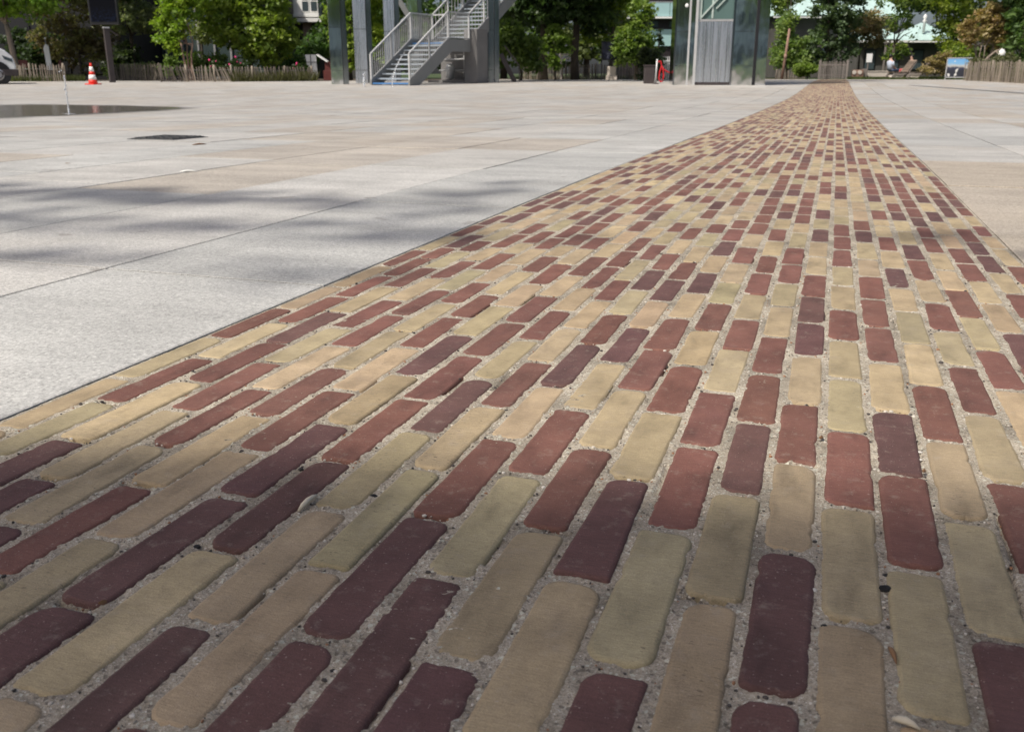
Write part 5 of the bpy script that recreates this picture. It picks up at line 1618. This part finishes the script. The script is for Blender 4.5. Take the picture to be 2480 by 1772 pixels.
mb = MB(); mb.lathe([(.10, ZP(84, D)), (.09, ZP(58, D)), (.17, ZP(55, D)), (.06, ZP(50, D)), (.16, ZP(45, D)), (.03, ZP(38, D))], (xf, .25, 0), 12); mb.build('finial', 'white_paint', r, True)
for q in range(4):
    x = -w / 2 + .5 + q * w / 4
    f = bx(r, 'window', x, x + .8, .5, 1.9, -.003, .06, 'charcoal'); bx(r, 'pane', x + .08, x + .72, .58, 1.82, -.07, .02, 'window_glass', f)

# ================================================================== behind the camera (what the mirrors and the light see)
# the tree whose crown shades the foreground
KS = -_h / math.tan(SUN_EL)                  # horizontal step toward the sun per metre of height
def shade_density(X, Y):
    """how leafy the crown must be over each ground spot to give the dappled shade of the photograph"""
    out = np.zeros(len(X))
    for q in range(len(X)):
        D = X[q] * FW[0] + Y[q] * FW[1]
        if D < .55: out[q] = 1.0; continue
        px, py = proj((X[q], Y[q], 0))
        u, v = px / 1.09106, py / 1.09106
        bd = np.interp(u, [-1500, 0, 300, 640, 1000, 1250, 1500, 1750, 2000, 2273, 3200], [960, 1000, 1005, 1030, 1085, 1110, 1135, 1175, 1165, 1165, 1230])
        d = 1.0 if v > bd else 0.0
        for (eu, ev, ru, rv, sl_, s) in ((260, 432, 700, 16, .030, .80), (760, 454, 420, 15, .03, .75), (1010, 448, 170, 32, -.22, .70), (60, 486, 520, 18, .045, .75), (560, 506, 460, 18, .05, .72), (880, 522, 210, 22, -.04, .66),
                                  (720, 612, 190, 24, -.12, .55), (200, 574, 560, 15, .04, .52), (390, 790, 130, 22, -.42, .4), (1600, 528, 700, 16, .02, .26), (2180, 540, 140, 24, 0, .4), (1250, 640, 300, 12, 0, .16)):
            w = ((u - eu) / ru) ** 2 + ((v - ev - sl_ * (u - eu)) / rv) ** 2
            if w < 1: d = max(d, s * (1 - w ** 2 * .5))
        out[q] = d
    return out
n = 90000
lat = rng.uniform(-5.5, 3.2, n); DD = rng.uniform(-2.6, 5.8, n)
X = RT[0] * lat + FW[0] * DD; Y = RT[1] * lat + FW[1] * DD
dens = shade_density(X, Y)
keep = rng.random(n) < dens * np.where(DD < .55, .62, np.where(dens > .95, 1.0, .22))
X, Y = X[keep], Y[keep]; sj = np.where(DD[keep] > 1.35, .05, .012)
X = X + rng.normal(0, 1, len(X)) * sj; Y = Y + rng.normal(0, 1, len(Y)) * sj
hgt = 11 + 6 * vnoise(X, Y, .9, 21) + rng.normal(0, .9, len(X))
PT = np.c_[X + KS[0] * hgt, Y + KS[1] * hgt, hgt]
cl = np.tile((.055, .085, .022), (len(PT), 1)) * rng.uniform(.6, 1.4, (len(PT), 1))
tb = PT.mean(0)
tbase = (tb[0] - FW[0] * 2.6 - RT[0] * .8, tb[1] - FW[1] * 2.6 - RT[1] * .8, -.05)
ot = tag(empty('overhanging_tree', tbase), 'tall tree behind the viewer whose crown shades the nearest bricks', 'tree')
leaves('crown', PT - np.array(tbase), .115, cl, ot, up=.9)
mb = MB()
tp = Vector((.1, .2, 6.2))
mb.tube([(0, 0, 0), (.05, .1, 2.5), (.0, .15, 4.6), tp], [.30, .24, .21, .17], 12)
for q in range(26):
    e = Vector(PT[rng.integers(len(PT))] - np.array(tbase))
    mid = tp.lerp(e, .5) + Vector((0, 0, .8))
    mb.tube([tp - Vector((0, 0, U(0, 1.6))), mid, e], [.09, .05, .012], 6)
mb.build('trunk', 'bark', ot, True)
# trees and a building on the near side of the square, seen in the mirrors
for q, (l, D, w) in enumerate([(-16, -12, 4.2), (-6, -17, 4.6), (4, -15, 4.4), (12, -11, 4.2), (20, -8, 4.0), (-26, -6, 4.2)]):
    T2 = at(l, D, 0)
    tree('street_tree', ['round tree far behind the viewer to the left', 'broad tree straight behind the viewer', 'broad tree behind the viewer right of centre', 'leafy tree behind the viewer on the right', 'outer tree behind the viewer on the far right', 'outer tree behind the viewer on the far left'][q],
         T2, 3.0, .2, [(0, 0, 5.9, w * .8, w * .8, 2.2), (0, 0, 8.0, w * .6, w * .6, 1.8)], 3200, .34, MID, group='trees behind the viewer', clump=.6, col2=(.03, .05, .016))
for q, (l, D, w, cl_) in enumerate([(-22, -21, 11.0, (.13, .16, .13)), (0, -22, 11, (.12, .16, .145)), (22, -20, 11.0, (.13, .165, .13))]):  # unseen hedges added so backlit leaves brighten the mirrored panels
    tree('mirror_hedge', ['clipped hedge behind the viewer on the left', 'clipped hedge behind the viewer in the middle', 'clipped hedge behind the viewer on the right'][q],
         at(l, D, 0), .5, .08, [(RT[0] * u, RT[1] * u, 0.45, 1.6, .8, .4) for u in np.arange(-w, w + .1, 1.8)], 6500, .26, cl_, cat='hedge', group='hedges behind the viewer', clump=.3)
r = tag(empty('office_block', at(2, -34, 0), PHI), 'long blue grey office block behind the viewer', 'building')
mb = MB(); mb.box((0, -5, 5.5), (70, 10, 11)); mb.build('wall', 'teal_wall', r)
for q in range(22):
    for k in range(3):
        mb = MB(); mb.box((-33 + q * 3.1, .02, 2.2 + k * 3.3), (2.3, .06, 1.9)); mb.build('window', 'window_glass', r)

# ================================================================== litter on the bricks
def pebble(px, py, r, mat, label, sq=.7, dz=0.0):
    g = GP(px, py); r = r * (.75 if 'black' in mat else .55)
    mb = MB(); mb.blob((0, 0, r * sq * .55), (r, r * U(.75, 1.1), r * sq), 9, 7, .13)
    o = mb.build('pebble', mat, None, True); o.location = (g[0], g[1], g[2] - .003 + dz)
    tag(o, label, 'pebble', 'small stones lying on the brick path')
pebble(2143, 1424, .0070, 'pebble_black', 'black rough pebble in the sandy joint at lower right')
pebble(2148, 1390, .0058, 'pebble_black', 'flat dark stone chip just above the black pebble', .4)
pebble(1999, 1513, .0050, 'pebble_black', 'small black pebble left of a brick end at lower right', .5)
pebble(1984, 1567, .0044, 'pebble_white', 'oval white pebble beside the dark brick at lower right', .6)
pebble(2318, 1494, .0046, 'pebble_white', 'white chip in the right joint between two olive bricks', .5)
pebble(2228, 1090, .0056, 'pebble_white', 'white stone chip in the sunlit joint at right', .4)
pebble(2229, 1108, .0048, 'pebble_white', 'second white chip just below the sunlit white chip', .4)
pebble(1686, 1291, .0055, 'pebble_white', 'white fleck at the shadow edge above an olive brick', .3)
pebble(904, 1198, .0058, 'pebble_black', 'dark pebble in the joint left of centre', .5)
pebble(999, 1131, .0040, 'pebble_black', 'small dark stone in the joint above the left centre pebble', .5)
pebble(476, 1319, .0050, 'pebble_black', 'dark pebble between two dark bricks at left', .5)
pebble(583, 1092, .0044, 'pebble_black', 'dark stone at the near end of the bright red brick', .5)
pebble(803, 1618, .0042, 'pebble_black', 'black crumb in the joint at lower left of centre', .4)
pebble(1418, 1574, .0040, 'pebble_white', 'little white shard beside the long tan brick', .5)
pebble(792, 1380, .0040, 'pebble_white', 'pale bead of stone at the end of the olive brick', .6)
pebble(2472 - 500, 1423, .0050, 'pebble_white', 'angular pale chip left of the tan brick at lower right', .5)

def sliver(p0, p1, r, mat, name, label, cat, k=1.0):
    a_, b_ = GP(*p0), GP(*p1)
    mb = MB()
    A_, B_ = Vector(a_), Vector(b_)
    M_ = A_.lerp(B_, .5) + Vector((0, 0, r * .6))
    mb.tube([Vector((0, 0, .002)), M_.lerp(A_, .5) - A_ + Vector((0, 0, .003)), M_ - A_ + Vector((0, 0, .003)), M_.lerp(B_, .5) - A_ + Vector((0, 0, .003)), B_ - A_ + Vector((0, 0, .002))], [r * .45, r, r * 1.05, r * .8, r * .25], 7)
    o = mb.build(name, mat, None, True); o.location = A_
    tag(o, label, cat)
sliver((724, 1240), (769, 1202), .0028, 'straw', 'seed_husk', 'pale dry seed husk leaning on a dark red brick', 'husk')
sliver((2160, 1746), (2228, 1772), .0026, 'straw', 'wood_sliver', 'pale wood sliver at the bottom right edge', 'sliver')
sliver((2152, 1572), (2170, 1612), .0020, 'dead_leaf', 'bark_scrap', 'brown scrap of bark in the sandy joint at lower right', 'scrap')
sliver((466, 352), (500, 350), .005, 'dead_leaf', 'brown_stick', 'short brown stick beside the drain cover', 'stick')
sliver((436, 417), (478, 416), .004, 'cone_white', 'paper_strip', 'thin white paper strip on the grey slabs', 'paper')
def leaf(px, py, s, label):
    g = GP(px, py); mb = MB(); a_ = U(0, 6)
    vs = [(math.cos(a_) * s, math.sin(a_) * s, .002), (-math.sin(a_) * s * .4, math.cos(a_) * s * .4, s * .25), (-math.cos(a_) * s, -math.sin(a_) * s, .003), (math.sin(a_) * s * .4, -math.cos(a_) * s * .4, s * .2), (0, 0, .004)]
    vs += [(x, y, z + .0012) for x, y, z in vs]
    mb.add(vs, [(0, 4, 1), (1, 4, 2), (2, 4, 3), (3, 4, 0), (5, 6, 9), (6, 7, 9), (7, 8, 9), (8, 5, 9)])
    o = mb.build('dead_leaf', 'dead_leaf'); o.location = (g[0], g[1], g[2] + .001)
    tag(o, label, 'leaf', 'dead leaves on the paving')
leaf(165, 398, .018, 'curled orange brown leaf on the pale slab at far left')
leaf(1988, 1066, .007, 'tiny brown leaf scrap between two red bricks at right')
leaf(2237, 1147, .006, 'tiny orange leaf scrap below the white chips')
leaf(250, 1468, .004, 'tiny brown leaf scrap on the tan brick at lower left')
leaf(1720, 330, .03, 'small brown leaf beside the far left path edge')
